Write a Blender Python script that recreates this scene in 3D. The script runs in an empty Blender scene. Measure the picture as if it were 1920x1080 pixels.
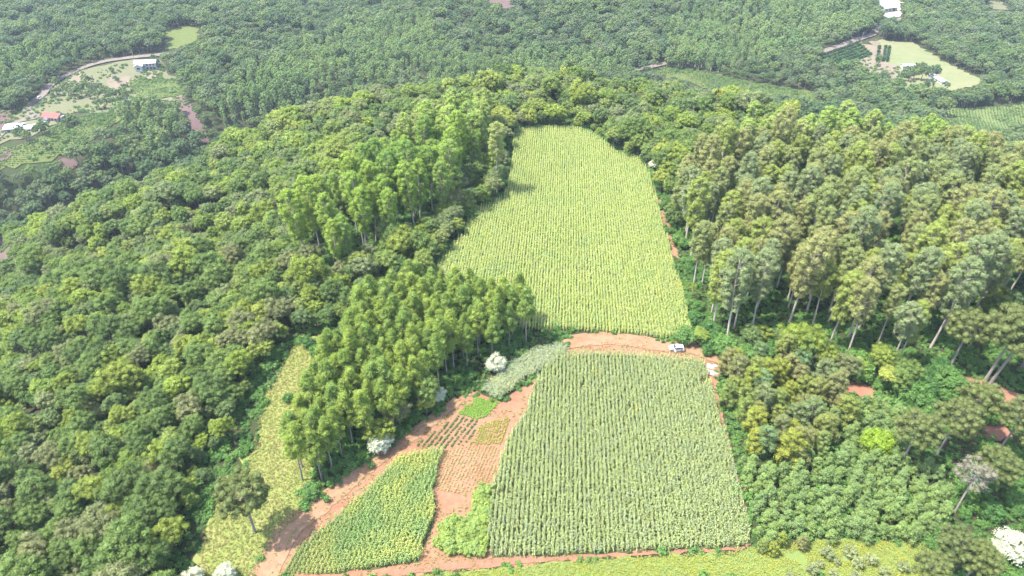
import bpy, bmesh, math, random
import numpy as np
from mathutils import Vector, Euler
from mathutils.geometry import delaunay_2d_cdt

R = math.radians
rng = np.random.default_rng(7)
random.seed(7)
SC = bpy.context.scene
COL = SC.collection

# ------------------------------------------------------------------ camera
CAM_Z, PITCH, FPX = 122.0, R(36.0), 1280.0
cam = bpy.data.cameras.new('camera')
cam.sensor_width = 36.0
cam.lens = 24.0
cam.clip_start = 1.0
cam.clip_end = 12000.0
camo = bpy.data.objects.new('camera', cam)
COL.objects.link(camo)
camo.location = (0, 0, CAM_Z)
camo.rotation_euler = (R(90) - PITCH, 0, 0)
SC.camera = camo

# ------------------------------------------------------------------ sky, sun, exposure
SUN_AZ, SUN_EL = R(-98.0), R(64.0)          # azimuth from +Y, negative = left
SUN_DIR = Vector((math.sin(SUN_AZ) * math.cos(SUN_EL), math.cos(SUN_AZ) * math.cos(SUN_EL), math.sin(SUN_EL)))
world = bpy.data.worlds.new('World')
SC.world = world
world.use_nodes = True
wn = world.node_tree
wn.nodes.clear()
sky = wn.nodes.new('ShaderNodeTexSky')
sky.sky_type = 'NISHITA'
sky.sun_disc = False
sky.sun_elevation = SUN_EL
sky.sun_rotation = SUN_AZ
sky.air_density = 1.0
sky.dust_density = 2.0
bg = wn.nodes.new('ShaderNodeBackground')
bg.inputs['Strength'].default_value = 0.15
wo = wn.nodes.new('ShaderNodeOutputWorld')
wn.links.new(sky.outputs[0], bg.inputs[0])
wn.links.new(bg.outputs[0], wo.inputs[0])
sl = bpy.data.lights.new('sun', 'SUN')
sl.energy = 3.1
sl.angle = R(0.8)
sl.color = (1.0, 0.95, 0.86)
so = bpy.data.objects.new('sun', sl)
COL.objects.link(so)
so.location = (0, 0, 400)
so.rotation_euler = SUN_DIR.to_track_quat('Z', 'Y').to_euler()
SC.view_settings.view_transform = 'Standard'
SC.view_settings.look = 'None'
SC.view_settings.gamma = 1.0
SC.view_settings.exposure = 2.2

# ------------------------------------------------------------------ helpers: tags
def tag(o, label, cat, group=None, kind=None):
    o['label'] = label
    o['category'] = cat
    if group: o['group'] = group
    if kind: o['kind'] = kind
    return o

def structure(o, label=None):
    o['kind'] = 'structure'
    if label: o['label'] = label
    return o

def link(name, me, parent=None, loc=None, rz=0.0, scale=None):
    o = bpy.data.objects.new(name, me)
    COL.objects.link(o)
    if parent is not None: o.parent = parent
    if loc is not None: o.location = loc
    if rz: o.rotation_euler = (0, 0, rz)
    if scale is not None: o.scale = scale if hasattr(scale, '__len__') else (scale,) * 3
    return o

def empty(name, loc, rz=0.0, scale=None):
    o = link(name, None, None, loc, rz, scale)
    o.empty_display_size = 0.3
    return o

# ------------------------------------------------------------------ noise + terrain height
_perm = np.random.default_rng(3).random((256, 256))
def vnoise(x, y):
    x = np.asarray(x, float); y = np.asarray(y, float)
    xi = np.floor(x).astype(int); yi = np.floor(y).astype(int)
    fx = x - xi; fy = y - yi
    fx = fx * fx * (3 - 2 * fx); fy = fy * fy * (3 - 2 * fy)
    a = _perm[xi % 256, yi % 256]; b = _perm[(xi + 1) % 256, yi % 256]
    c = _perm[xi % 256, (yi + 1) % 256]; d = _perm[(xi + 1) % 256, (yi + 1) % 256]
    return (a * (1 - fx) + b * fx) * (1 - fy) + (c * (1 - fx) + d * fx) * fy

def sstep(a, b, x):
    t = np.clip((x - a) / (b - a), 0, 1)
    return t * t * (3 - 2 * t)

def height(X, Y):
    X = np.asarray(X, float); Y = np.asarray(Y, float)
    # left brow of the ridge runs from (-62,70) to (-48,320)
    xl = np.interp(Y, [-400, 60, 130, 200, 320, 600], [-80, -62, -62, -56, -48, -40])
    dl = np.maximum(xl - X, 0)
    zl = -np.interp(dl, [0, 12, 40, 80, 120, 200, 300, 2000], [0, 1.0, 9, 22, 35, 62, 84, 90])
    xr = np.interp(Y, [-400, 60, 200, 300], [110, 110, 150, 120])
    dr = np.maximum(X - xr, 0)
    zr = -np.interp(dr, [0, 20, 60, 150, 260, 2000], [0, 1.5, 9, 36, 58, 60])
    near = np.maximum(70 - Y, 0)
    zn = -near * 0.10
    top = zl + zr + zn + 1.2 * (vnoise(X / 40 + 3, Y / 40) - .5) - 0.012 * np.maximum(np.abs(X - 5) - 30, 0)
    slope_bump = ((vnoise(X / 60 + 9, Y / 60 + 4) - .5) * 18 + (vnoise(X / 170 + 2, (Y + .35 * X) / 40 + 7) - .5) * 24) * sstep(15, 80, dl)
    top = top + slope_bump
    # valley floor
    val = -57 + (vnoise(X / 130 + 11, Y / 130 + 5) - .5) * 14 + (vnoise(X / 45, Y / 45 + 50) - .5) * 4
    val = val + 34 * sstep(570, 860, Y) * sstep(-190, 10, X) * (1 - sstep(170, 330, X))
    val = val + 0.22 * np.maximum(Y - 900, 0) + 0.15 * np.maximum(np.abs(X) - 800, 0)
    val = np.minimum(val, 140 + 40 * vnoise(X / 400, Y / 400))
    ye = np.interp(X, [-700, -320, -227, -165, -57, 30, 100, 150, 220, 500], [120, 190, 262, 306, 322, 345, 308, 268, 215, 120])
    trough = -36 * np.exp(-((Y - ye - 105) / 45.0) ** 2) * (1 - sstep(20, 130, X)) * sstep(-420, -300, X)
    t = sstep(-8, 95, Y - ye)
    return top * (1 - t) + (val + trough) * t

def H(x, y): return float(height(x, y))

CT, ST = math.cos(PITCH), math.sin(PITCH)
def ray(px, py):
    u = (px - 960) / FPX; v = (540 - py) / FPX
    return np.array([u, CT + v * ST, -ST + v * CT])

def at(px, py, lift=0.0):
    """ground point seen at a picture position (first hit of the sight line with the terrain)"""
    d = ray(px, py)
    ts = np.arange(60, 2600, 1.5)
    z = CAM_Z + d[2] * ts - height(d[0] * ts, d[1] * ts)
    i = int(np.argmax(z < 0)) if (z < 0).any() else len(ts) - 1
    a, b = ts[max(i - 1, 0)], ts[i]
    for _ in range(18):
        m = (a + b) / 2
        if CAM_Z + d[2] * m - H(d[0] * m, d[1] * m) < 0: b = m
        else: a = m
    x, y = d[0] * b, d[1] * b
    return Vector((x, y, H(x, y) + lift))

def project(P):
    P = np.asarray(P, float).reshape(-1, 3)
    y, z = P[:, 1], P[:, 2] - CAM_Z
    dep = y * CT - z * ST
    upc = y * ST + z * CT
    dep = np.maximum(dep, 1e-3)
    return 960 + FPX * P[:, 0] / dep, 540 - FPX * upc / dep, dep

def inpoly(px, py, poly):
    px = np.asarray(px, float); py = np.asarray(py, float)
    r = np.zeros(px.shape, bool)
    n = len(poly); j = n - 1
    for i in range(n):
        xi, yi = poly[i][0], poly[i][1]; xj, yj = poly[j][0], poly[j][1]
        c = ((yi > py) != (yj > py)) & (px < (xj - xi) * (py - yi) / (yj - yi + 1e-12) + xi)
        r ^= c
        j = i
    return r

def wpoly(pp): return [tuple(at(*p)[:2]) for p in pp]

# ------------------------------------------------------------------ materials
def newmat(name):
    m = bpy.data.materials.new(name)
    m.use_nodes = True
    nt = m.node_tree
    nt.nodes.clear()
    out = nt.nodes.new('ShaderNodeOutputMaterial')
    return m, nt, out

def N(nt, t, **kw):
    n = nt.nodes.new(t)
    for k, v in kw.items(): setattr(n, k, v)
    return n

def ramp(nt, cols, interp='LINEAR'):
    r = N(nt, 'ShaderNodeValToRGB')
    cr = r.color_ramp
    cr.interpolation = interp
    n = len(cols)
    while len(cr.elements) < n: cr.elements.new(0.5)
    for i, c in enumerate(cols):
        cr.elements[i].position = i / max(n - 1, 1)
        cr.elements[i].color = (*c, 1)
    return r

def foliage(name, cols, patch=60.0, transl=0.36, rough=0.55, vary=0.35, spec=0.25, pmix=0.5):
    """leaf colour: one tint per plant, drifting over the land, a little different leaf by leaf"""
    m, nt, out = newmat(name)
    oi = N(nt, 'ShaderNodeObjectInfo')
    nz = N(nt, 'ShaderNodeTexNoise'); nz.inputs['Scale'].default_value = 1.0 / patch; nz.inputs['Detail'].default_value = 1.5
    nt.links.new(oi.outputs['Location'], nz.inputs['Vector'])
    mr = N(nt, 'ShaderNodeMapRange'); mr.inputs[1].default_value = 0.3; mr.inputs[2].default_value = 0.7
    nt.links.new(nz.outputs[0], mr.inputs[0])
    mx = N(nt, 'ShaderNodeMix'); mx.inputs[0].default_value = pmix
    nt.links.new(oi.outputs['Random'], mx.inputs[2]); nt.links.new(mr.outputs[0], mx.inputs[3])
    rp = ramp(nt, cols)
    nt.links.new(mx.outputs[0], rp.inputs[0])
    at_ = N(nt, 'ShaderNodeAttribute', attribute_name='leaf')
    vr = N(nt, 'ShaderNodeMapRange'); vr.inputs[3].default_value = 1 - vary; vr.inputs[4].default_value = 1 + vary
    nt.links.new(at_.outputs['Fac'], vr.inputs[0])
    mul = N(nt, 'ShaderNodeVectorMath', operation='SCALE')
    nt.links.new(rp.outputs[0], mul.inputs[0]); nt.links.new(vr.outputs[0], mul.inputs['Scale'])
    p = N(nt, 'ShaderNodeBsdfPrincipled'); p.inputs['Roughness'].default_value = rough
    p.inputs['Specular IOR Level'].default_value = spec
    tr = N(nt, 'ShaderNodeBsdfTranslucent')
    mul2 = N(nt, 'ShaderNodeVectorMath', operation='MULTIPLY'); mul2.inputs[1].default_value = (1.25, 1.3, 0.6)
    nt.links.new(mul.outputs[0], mul2.inputs[0])
    nt.links.new(mul.outputs[0], p.inputs['Base Color']); nt.links.new(mul2.outputs[0], tr.inputs['Color'])
    ms = N(nt, 'ShaderNodeMixShader'); ms.inputs[0].default_value = transl
    nt.links.new(p.outputs[0], ms.inputs[1]); nt.links.new(tr.outputs[0], ms.inputs[2])
    nt.links.new(ms.outputs[0], out.inputs[0])
    return m

def ground_mat(name, cols, scales=(0.05, 0.6, 4.0), rough=0.95, bump=0.3, weights=(0.45, 0.35, 0.2), stretch=None):
    m, nt, out = newmat(name)
    geo = N(nt, 'ShaderNodeNewGeometry')
    src = geo.outputs['Position']
    if stretch:
        mp = N(nt, 'ShaderNodeMapping'); mp.inputs['Scale'].default_value = stretch[1]; mp.inputs['Rotation'].default_value = (0, 0, stretch[0])
        nt.links.new(src, mp.inputs[0]); src = mp.outputs[0]
    acc = None
    for s, w in zip(scales, weights):
        n = N(nt, 'ShaderNodeTexNoise'); n.inputs['Scale'].default_value = s; n.inputs['Detail'].default_value = 4; n.inputs['Roughness'].default_value = .65
        nt.links.new(src, n.inputs['Vector'])
        k = N(nt, 'ShaderNodeMath', operation='MULTIPLY'); k.inputs[1].default_value = w
        nt.links.new(n.outputs[0], k.inputs[0])
        if acc is None: acc = k.outputs[0]
        else:
            a = N(nt, 'ShaderNodeMath', operation='ADD'); nt.links.new(acc, a.inputs[0]); nt.links.new(k.outputs[0], a.inputs[1]); acc = a.outputs[0]
    mr = N(nt, 'ShaderNodeMapRange'); mr.inputs[1].default_value = 0.33; mr.inputs[2].default_value = 0.67
    nt.links.new(acc, mr.inputs[0])
    rp = ramp(nt, cols)
    nt.links.new(mr.outputs[0], rp.inputs[0])
    p = N(nt, 'ShaderNodeBsdfPrincipled'); p.inputs['Roughness'].default_value = rough; p.inputs['Specular IOR Level'].default_value = .15
    nt.links.new(rp.outputs[0], p.inputs['Base Color'])
    if bump:
        b = N(nt, 'ShaderNodeBump'); b.inputs['Strength'].default_value = bump; b.inputs['Distance'].default_value = 0.4
        nt.links.new(acc, b.inputs['Height']); nt.links.new(b.outputs[0], p.inputs['Normal'])
    nt.links.new(p.outputs[0], out.inputs[0])
    return m

def plain(name, col, rough=0.6, metal=0.0, var=0.12, scale=3.0, spec=0.4):
    m, nt, out = newmat(name)
    tc = N(nt, 'ShaderNodeTexCoord')
    n = N(nt, 'ShaderNodeTexNoise'); n.inputs['Scale'].default_value = scale; n.inputs['Detail'].default_value = 4
    nt.links.new(tc.outputs['Object'], n.inputs['Vector'])
    rp = ramp(nt, [tuple(c * (1 - var) for c in col), tuple(min(c * (1 + var), .9) for c in col)])
    nt.links.new(n.outputs[0], rp.inputs[0])
    p = N(nt, 'ShaderNodeBsdfPrincipled'); p.inputs['Roughness'].default_value = rough; p.inputs['Metallic'].default_value = metal
    p.inputs['Specular IOR Level'].default_value = spec
    nt.links.new(rp.outputs[0], p.inputs['Base Color'])
    nt.links.new(p.outputs[0], out.inputs[0])
    return m

M = {}
M['broad'] = foliage('broadleaf_leaves', [(0.077, 0.139, 0.033), (0.162, 0.232, 0.040), (0.112, 0.170, 0.065), (0.231, 0.302, 0.049), (0.196, 0.225, 0.107), (0.099, 0.170, 0.046), (0.281, 0.317, 0.069), (0.147, 0.225, 0.054)], 45, vary=.4, pmix=.3, transl=.36)
M['broad_near'] = M['broad']
M['broad_valley'] = foliage('valley_leaves', [(0.060, 0.117, 0.047), (0.109, 0.171, 0.055), (0.084, 0.137, 0.069), (0.151, 0.212, 0.069), (0.151, 0.191, 0.103), (0.079, 0.137, 0.055), (0.121, 0.191, 0.061)], 70, vary=.35, pmix=.4, transl=.36)  # darker and bluer than the ridge leaves: cloud shade put into the colour
M['euc'] = foliage('eucalyptus_leaves', [(0.173, 0.255, 0.078), (0.225, 0.311, 0.074), (0.276, 0.334, 0.095), (0.246, 0.345, 0.072), (0.307, 0.345, 0.117), (0.205, 0.294, 0.085)], 30, vary=.35, pmix=.35)
M['euc_left'] = foliage('eucalyptus_fresh_leaves', [(0.149, 0.246, 0.060), (0.200, 0.300, 0.058), (0.259, 0.343, 0.058), (0.191, 0.277, 0.077)], 30, vary=.35, pmix=.35)
M['euc_far'] = foliage('distant_eucalyptus_leaves', [(0.136, 0.224, 0.091), (0.194, 0.280, 0.101), (0.240, 0.306, 0.120)], 50, vary=.3)
M['pine'] = foliage('pine_needles', [(0.164, 0.251, 0.062), (0.211, 0.295, 0.066), (0.268, 0.340, 0.068), (0.186, 0.262, 0.078)], 25, vary=.4, pmix=.35)
M['arau'] = foliage('araucaria_needles', [(0.114, 0.147, 0.048), (0.141, 0.173, 0.052), (0.128, 0.155, 0.057)], 20, vary=.4)
M['arau_grey'] = foliage('greying_needles', [(.20, .19, .13), (.24, .23, .17)], 20, vary=.35)
M['acacia'] = foliage('acacia_leaves', [(0.176, 0.268, 0.097), (0.238, 0.326, 0.105), (0.208, 0.297, 0.117), (0.281, 0.364, 0.105)], 12, vary=.35)
M['young'] = foliage('young_stand_leaves', [(0.128, 0.202, 0.060), (0.213, 0.258, 0.060), (0.224, 0.224, 0.089), (0.138, 0.224, 0.095), (0.266, 0.292, 0.049), (0.159, 0.224, 0.049)], 10, vary=.35, pmix=.15)
M['silver'] = foliage('silver_leaves', [(0.363, 0.389, 0.278), (0.450, 0.472, 0.329)], 20, transl=.1, vary=.25)
M['shrub'] = foliage('shrub_leaves', [(0.052, 0.130, 0.036), (0.082, 0.176, 0.043), (0.119, 0.221, 0.051), (0.067, 0.145, 0.051)], 15, vary=.4)
M['lime'] = foliage('lime_leaves', [(0.186, 0.296, 0.026), (0.222, 0.312, 0.033)], 15, vary=.3)
M['cassava'] = foliage('cassava_leaves', [(0.186, 0.279, 0.097), (0.257, 0.335, 0.077), (0.217, 0.308, 0.111)], 8, vary=.3)
M['palebush'] = foliage('pale_bush_leaves', [(0.196, 0.235, 0.105), (0.254, 0.283, 0.129)], 8, vary=.3)
M['corn'] = foliage('corn_leaves', [(0.280, 0.366, 0.119), (0.314, 0.396, 0.147), (0.385, 0.434, 0.109), (0.333, 0.396, 0.176), (0.489, 0.502, 0.079)], 9, vary=.35, transl=.3, pmix=.6)
M['corn_low'] = foliage('corn_leaves_lower_field', [(0.215, 0.286, 0.134), (0.271, 0.319, 0.157), (0.287, 0.337, 0.119), (0.243, 0.297, 0.173), (0.396, 0.410, 0.079)], 9, vary=.4, transl=.3, pmix=.6)
M['corn_left'] = foliage('drying_corn_leaves', [(0.161, 0.275, 0.072), (0.197, 0.298, 0.102), (0.323, 0.370, 0.095), (0.379, 0.392, 0.124)], 9, vary=.4, transl=.3, pmix=.7)
M['tassel'] = foliage('corn_tassels', [(0.342, 0.404, 0.211), (0.418, 0.471, 0.253)], 20, vary=.2)
M['cane'] = foliage('cane_leaves', [(0.217, 0.275, 0.160), (0.290, 0.334, 0.203), (0.334, 0.355, 0.174)], 8, vary=.35)
M['grass'] = foliage('grass_blades', [(0.212, 0.246, 0.086), (0.275, 0.290, 0.097), (0.324, 0.308, 0.120), (0.189, 0.235, 0.080)], 9, vary=.35)
M['grass_gold'] = foliage('golden_grass_blades', [(0.275, 0.314, 0.053), (0.330, 0.327, 0.063), (0.239, 0.289, 0.081), (0.378, 0.348, 0.123)], 9, vary=.35)
M['veg_bright'] = foliage('bright_crop_leaves', [(0.165, 0.308, 0.046), (0.210, 0.350, 0.058)], 8, vary=.3)
M['veg_yellow'] = foliage('yellow_crop_leaves', [(0.304, 0.304, 0.068), (0.360, 0.326, 0.090), (0.237, 0.270, 0.068)], 8, vary=.3)
M['veg_dark'] = foliage('dark_crop_leaves', [(0.092, 0.161, 0.052), (0.127, 0.190, 0.069)], 8, vary=.3)
M['veg_dry'] = foliage('dry_crop_leaves', [(0.395, 0.312, 0.157), (0.312, 0.291, 0.104), (0.437, 0.344, 0.187)], 8, vary=.3)
M['orchard'] = foliage('orchard_leaves', [(.035, .085, .040), (.050, .105, .045)], 15, vary=.3)
TINTS = [('dark green', [(.095, .150, .040), (.112, .170, .045)]), ('mid green', [(.125, .192, .048), (.150, .215, .055)]), ('yellow green', [(.195, .255, .044), (.225, .270, .050)]),
         ('grey olive', [(.165, .190, .078), (.200, .215, .092)]), ('lime tinted', [(.235, .275, .052), (.175, .240, .036)])]
for i_, (n_, c_) in enumerate(TINTS): M['broad_t%d' % i_] = foliage(n_.replace(' ', '_') + '_broadleaf', c_, 40, vary=.4, pmix=.3, transl=.36)
ETINTS = [('olive', [(.210, .255, .090), (.230, .265, .095)]), ('yellow green', [(.235, .290, .070), (.255, .300, .075)]), ('grey green', [(.195, .245, .110), (.215, .260, .120)]), ('brownish tipped', [(.265, .270, .105), (.245, .262, .098)])]
for i_, (n_, c_) in enumerate(ETINTS): M['euc_t%d' % i_] = foliage(n_.replace(' ', '_') + '_eucalyptus', c_, 30, vary=.35, pmix=.3)
M['bark'] = plain('dark_bark', (.13, .10, .08), .9, scale=2)
M['bark_pale'] = plain('pale_bark', (.36, .31, .26), .8, var=.35, scale=1.2)
M['bark_red'] = plain('reddish_bark', (.22, .15, .11), .9, var=.3, scale=1.5)
M['bark_grey'] = plain('grey_bark', (.19, .165, .15), .9, var=.25, scale=1.5)

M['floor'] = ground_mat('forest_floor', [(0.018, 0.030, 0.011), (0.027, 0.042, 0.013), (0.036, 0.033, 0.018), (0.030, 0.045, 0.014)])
M['soil'] = ground_mat('red_soil', [(0.144, 0.067, 0.038), (0.174, 0.088, 0.052), (0.200, 0.116, 0.072), (0.130, 0.086, 0.040)], (.12, .9, 5))
M['soil_dark'] = ground_mat('dark_red_soil', [(0.143, 0.068, 0.045), (0.184, 0.092, 0.059), (0.218, 0.123, 0.077)], (.2, 1.2, 5))
M['track'] = ground_mat('track_dirt', [(0.133, 0.071, 0.038), (0.183, 0.105, 0.062), (0.215, 0.134, 0.081), (0.118, 0.085, 0.031)], (.15, .8, 5))
M['road'] = ground_mat('valley_road_gravel', [(0.101, 0.084, 0.074), (0.128, 0.108, 0.094), (0.142, 0.117, 0.101)], (.05, .4, 3))
M['asphalt'] = ground_mat('road_asphalt', [(.12, .12, .13), (.16, .16, .17)], (.05, .4, 3))
M['turf'] = ground_mat('turf', [(0.095, 0.131, 0.033), (0.127, 0.159, 0.039), (0.167, 0.166, 0.059), (0.103, 0.145, 0.033)], (.1, .8, 4))
M['gold_turf'] = ground_mat('golden_turf', [(0.090, 0.133, 0.029), (0.114, 0.151, 0.039), (0.102, 0.144, 0.043), (0.140, 0.174, 0.077)], (.1, .8, 4))
M['meadow'] = ground_mat('valley_meadow', [(0.062, 0.083, 0.021), (0.076, 0.096, 0.027), (0.057, 0.079, 0.020)], (.03, .25, 2), stretch=(.4, (1, .25, 1)))
M['meadow_pale'] = ground_mat('pale_meadow', [(0.074, 0.088, 0.032), (0.092, 0.098, 0.049), (0.105, 0.104, 0.059), (0.068, 0.092, 0.024)], (.02, .15, 1))
M['meadow_dark'] = ground_mat('valley_crop', [(0.083, 0.110, 0.038), (0.097, 0.123, 0.043)], (.03, .25, 2), stretch=(.2, (.2, 1, 1)))
M['yard'] = ground_mat('yard_earth', [(0.113, 0.087, 0.063), (0.146, 0.119, 0.089), (0.093, 0.089, 0.047)], (.05, .4, 3))
M['bright_yard'] = ground_mat('pale_yard', [(0.215, 0.208, 0.162), (0.269, 0.258, 0.215)], (.03, .3, 2))
M['meadow_right'] = ground_mat('pale_hay_meadow', [(0.089, 0.115, 0.043), (0.115, 0.132, 0.060), (0.140, 0.140, 0.072), (0.093, 0.128, 0.043)], (.02, .15, 1))
M['field_soil'] = ground_mat('weedy_field_soil', [(.060, .050, .028), (.045, .060, .020), (.085, .050, .032)], (.2, 1.2, 5))
M['slip'] = ground_mat('landslip_earth', [(0.077, 0.048, 0.047), (0.095, 0.064, 0.060), (0.062, 0.043, 0.040)], (.08, .6, 3))

M['white_wall'] = plain('white_render', (.36, .355, .34), .8, var=.06)
M['roof_white'] = plain('pale_metal_roof', (.42, .42, .42), .45, var=.05)
M['roof_red'] = plain('red_tile_roof', (.20, .055, .042), .8, var=.2, scale=1.5)
M['roof_grey'] = plain('grey_roof', (.12, .125, .13), .7, var=.15)
M['roof_brown'] = plain('brown_roof', (.10, .06, .05), .8, var=.2)
M['glass'] = plain('window_glass', (.03, .04, .05), .1, var=.1, spec=.6)
M['wood'] = plain('weathered_wood', (.09, .07, .055), .9, var=.25)
M['concrete'] = plain('concrete', (.24, .235, .225), .85)
M['car_paint'] = plain('white_car_paint', (.46, .46, .47), .25, var=.02, spec=.6)
M['tyre'] = plain('tyre_rubber', (.025, .025, .025), .8)
M['rim'] = plain('wheel_rim', (.5, .5, .52), .35, metal=.8)
M['lamp'] = plain('red_lamp', (.45, .03, .03), .3)
M['clear_lamp'] = plain('clear_lamp', (.7, .7, .7), .2)
M['skin'] = plain('skin', (.22, .13, .09), .6, var=.05)
M['shirt'] = plain('white_shirt', (.42, .42, .42), .8, var=.04)
M['jeans'] = plain('blue_jeans', (.05, .07, .12), .85)
M['hair'] = plain('dark_hair', (.03, .022, .018), .6)
M['sheet'] = plain('white_sheet', (.40, .39, .37), .5, var=.06)

# ------------------------------------------------------------------ mesh building
class MB:
    def __init__(s): s.v = []; s.f = []; s.m = []; s.l = []; s.n = 0
    def add(s, v, f, mi=0, leaf=None):
        v = np.asarray(v, float).reshape(-1, 3); f = np.asarray(f, int)
        s.v.append(v); s.f.append(f + s.n); s.n += len(v)
        s.m.append(np.full(len(f), mi)); s.l.append(np.full(len(f), .5) if leaf is None else leaf)
        return s
    def mesh(s, name, mats, smooth=False):
        me = bpy.data.meshes.new(name)
        V = np.concatenate(s.v)
        faces = [q for F in s.f for q in F.tolist()]
        me.from_pydata(V.tolist(), [], faces)
        for m in mats: me.materials.append(m)
        me.polygons.foreach_set('material_index', np.concatenate(s.m).astype(np.int32))
        a = me.attributes.new('leaf', 'FLOAT', 'FACE')
        a.data.foreach_set('value', np.concatenate(s.l).astype(np.float32))
        if smooth: me.polygons.foreach_set('use_smooth', np.ones(len(faces), bool))
        me.update()
        return me

def box(mb, x0, x1, y0, y1, z0, z1, mi=0):
    v = [(x, y, z) for z in (z0, z1) for y in (y0, y1) for x in (x0, x1)]
    f = [(0, 2, 3, 1), (4, 5, 7, 6), (0, 1, 5, 4), (2, 6, 7, 3), (0, 4, 6, 2), (1, 3, 7, 5)]
    return mb.add(v, f, mi)

def tube(mb, pts, rad, n=6, mi=0, cap=True):
    pts = np.asarray(pts, float); k = len(pts)
    V = []; a = np.linspace(0, 2 * math.pi, n, endpoint=False)
    for i in range(k):
        d = pts[min(i + 1, k - 1)] - pts[max(i - 1, 0)]
        d = d / (np.linalg.norm(d) + 1e-9)
        r = np.array([1, 0, 0]) if abs(d[0]) < .8 else np.array([0, 1, 0])
        u = np.cross(d, r); u /= np.linalg.norm(u); w = np.cross(d, u)
        V.append(pts[i] + rad[i] * (np.cos(a)[:, None] * u + np.sin(a)[:, None] * w))
    V = np.concatenate(V)
    F = [(i * n + j, i * n + (j + 1) % n, (i + 1) * n + (j + 1) % n, (i + 1) * n + j) for i in range(k - 1) for j in range(n)]
    mb.add(V, F, mi)
    if cap:
        c = pts[-1]; base = (k - 1) * n
        mb.add(np.vstack([V[base:base + n], [c]]), [(j, (j + 1) % n, n) for j in range(n)], mi)

_b = bmesh.new(); bmesh.ops.create_icosphere(_b, subdivisions=2, radius=1.0); _b.verts.ensure_lookup_table()
ICO_V = np.array([v.co[:] for v in _b.verts]); ICO_F = np.array([[v.index for v in f.verts] for f in _b.faces]); _b.free()

def leaves(mb, C, rad, per, size, g, mi=0, aspect=.6, zmin=-.45, jit=.38, squash=.85, droop=.0, shell=(.60, 1.22), core=.62):
    """leaf sprays on rounded clumps: C centres, rad radii"""
    C = np.asarray(C, float); rad = np.asarray(rad, float)
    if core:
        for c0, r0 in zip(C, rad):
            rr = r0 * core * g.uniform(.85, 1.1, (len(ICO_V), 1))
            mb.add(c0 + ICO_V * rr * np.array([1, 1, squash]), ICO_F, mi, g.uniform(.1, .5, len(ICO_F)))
    idx = np.repeat(np.arange(len(C)), per)
    n = len(idx)
    d = g.normal(size=(n, 3))
    d /= np.linalg.norm(d, axis=1)[:, None]
    low = d[:, 2] < zmin
    d[low, 2] *= -1
    r = rad[idx] * g.uniform(shell[0], shell[1], n)
    P = C[idx] + d * r[:, None] * np.array([1, 1, squash])
    nn = d + g.normal(size=(n, 3)) * jit
    nn[:, 2] += .25
    nn /= np.linalg.norm(nn, axis=1)[:, None]
    t = np.cross(nn, g.normal(size=(n, 3)))
    t /= np.linalg.norm(t, axis=1)[:, None]
    b = np.cross(nn, t)
    s = size * g.uniform(.6, 1.35, n)[:, None]
    dn = np.array([0, 0, -1.0]) * droop
    v0 = P - t * s * .5; v2 = P + t * s * .5 + dn * s - nn * s * .12
    v1 = P + b * s * .5 * aspect + nn * s * .08; v3 = P - b * s * .5 * aspect + nn * s * .08
    V = np.stack([v0, v1, v2, v3], 1).reshape(-1, 3)
    F = np.arange(4 * n).reshape(n, 4)
    # leaf-to-leaf difference plus a difference from spray to spray
    cl = g.random(len(C))[idx]
    mb.add(V, F, mi, np.clip(.55 * g.random(n) + .45 * cl, 0, 1))

def bend_trunk(mb, h, r0, r1, g, n=7, lean=.02, mi=0, k=6):
    ph = g.uniform(0, 6.28); L = lean * h
    pts = [(L * math.cos(ph) * (t ** 2) + g.normal() * .02 * h * .2 * t, L * math.sin(ph) * (t ** 2) + g.normal() * .02 * h * .2 * t, t * h) for t in np.linspace(0, 1, k)]
    pts[0] = (0, 0, -.6)
    rad = np.linspace(r0, r1, k); rad[0] *= 1.25
    tube(mb, pts, rad, n, mi)
    return np.array(pts)

# --- species: each returns (trunk MB, crown MB)
def sp_broad(g, hgt=12., rx=4.2, rz=3.4, nc=44, per=105, size=.36, lod=False):
    tr, cr = MB(), MB()
    cz = hgt - rz
    pts = bend_trunk(tr, cz, .28, .14, g, 6, .05)
    i = np.arange(nc)
    ph = i * 2.399963 + g.uniform(0, 6)
    u = (i + .5) / nc
    zz = 1 - 1.45 * u                       # from the top down below the middle
    rr = np.sqrt(np.maximum(1 - zz ** 2, 0))
    lob = 1 + .26 * np.sin(2 * ph + g.uniform(0, 6)) * rr + .15 * np.sin(3 * ph + g.uniform(0, 6)) + g.normal(size=nc) * .15
    C = np.stack([rx * rr * np.cos(ph) * lob, rx * rr * np.sin(ph) * lob, cz + rz * zz * lob * .9], 1) * 1.0
    C[:, :2] *= .80
    rad = g.uniform(.17, .36, nc) * rx * (.85 if not lod else .95)
    leaves(cr, C, rad, per, size, g)
    if not lod:
        for j in range(0, nc, 4):
            a = pts[-2]; c = C[j]
            m = (a + c) / 2 + np.array([0, 0, -.2])
            tube(tr, [a, m, c], [.12, .08, .04], 4)
    return tr, cr

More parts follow.
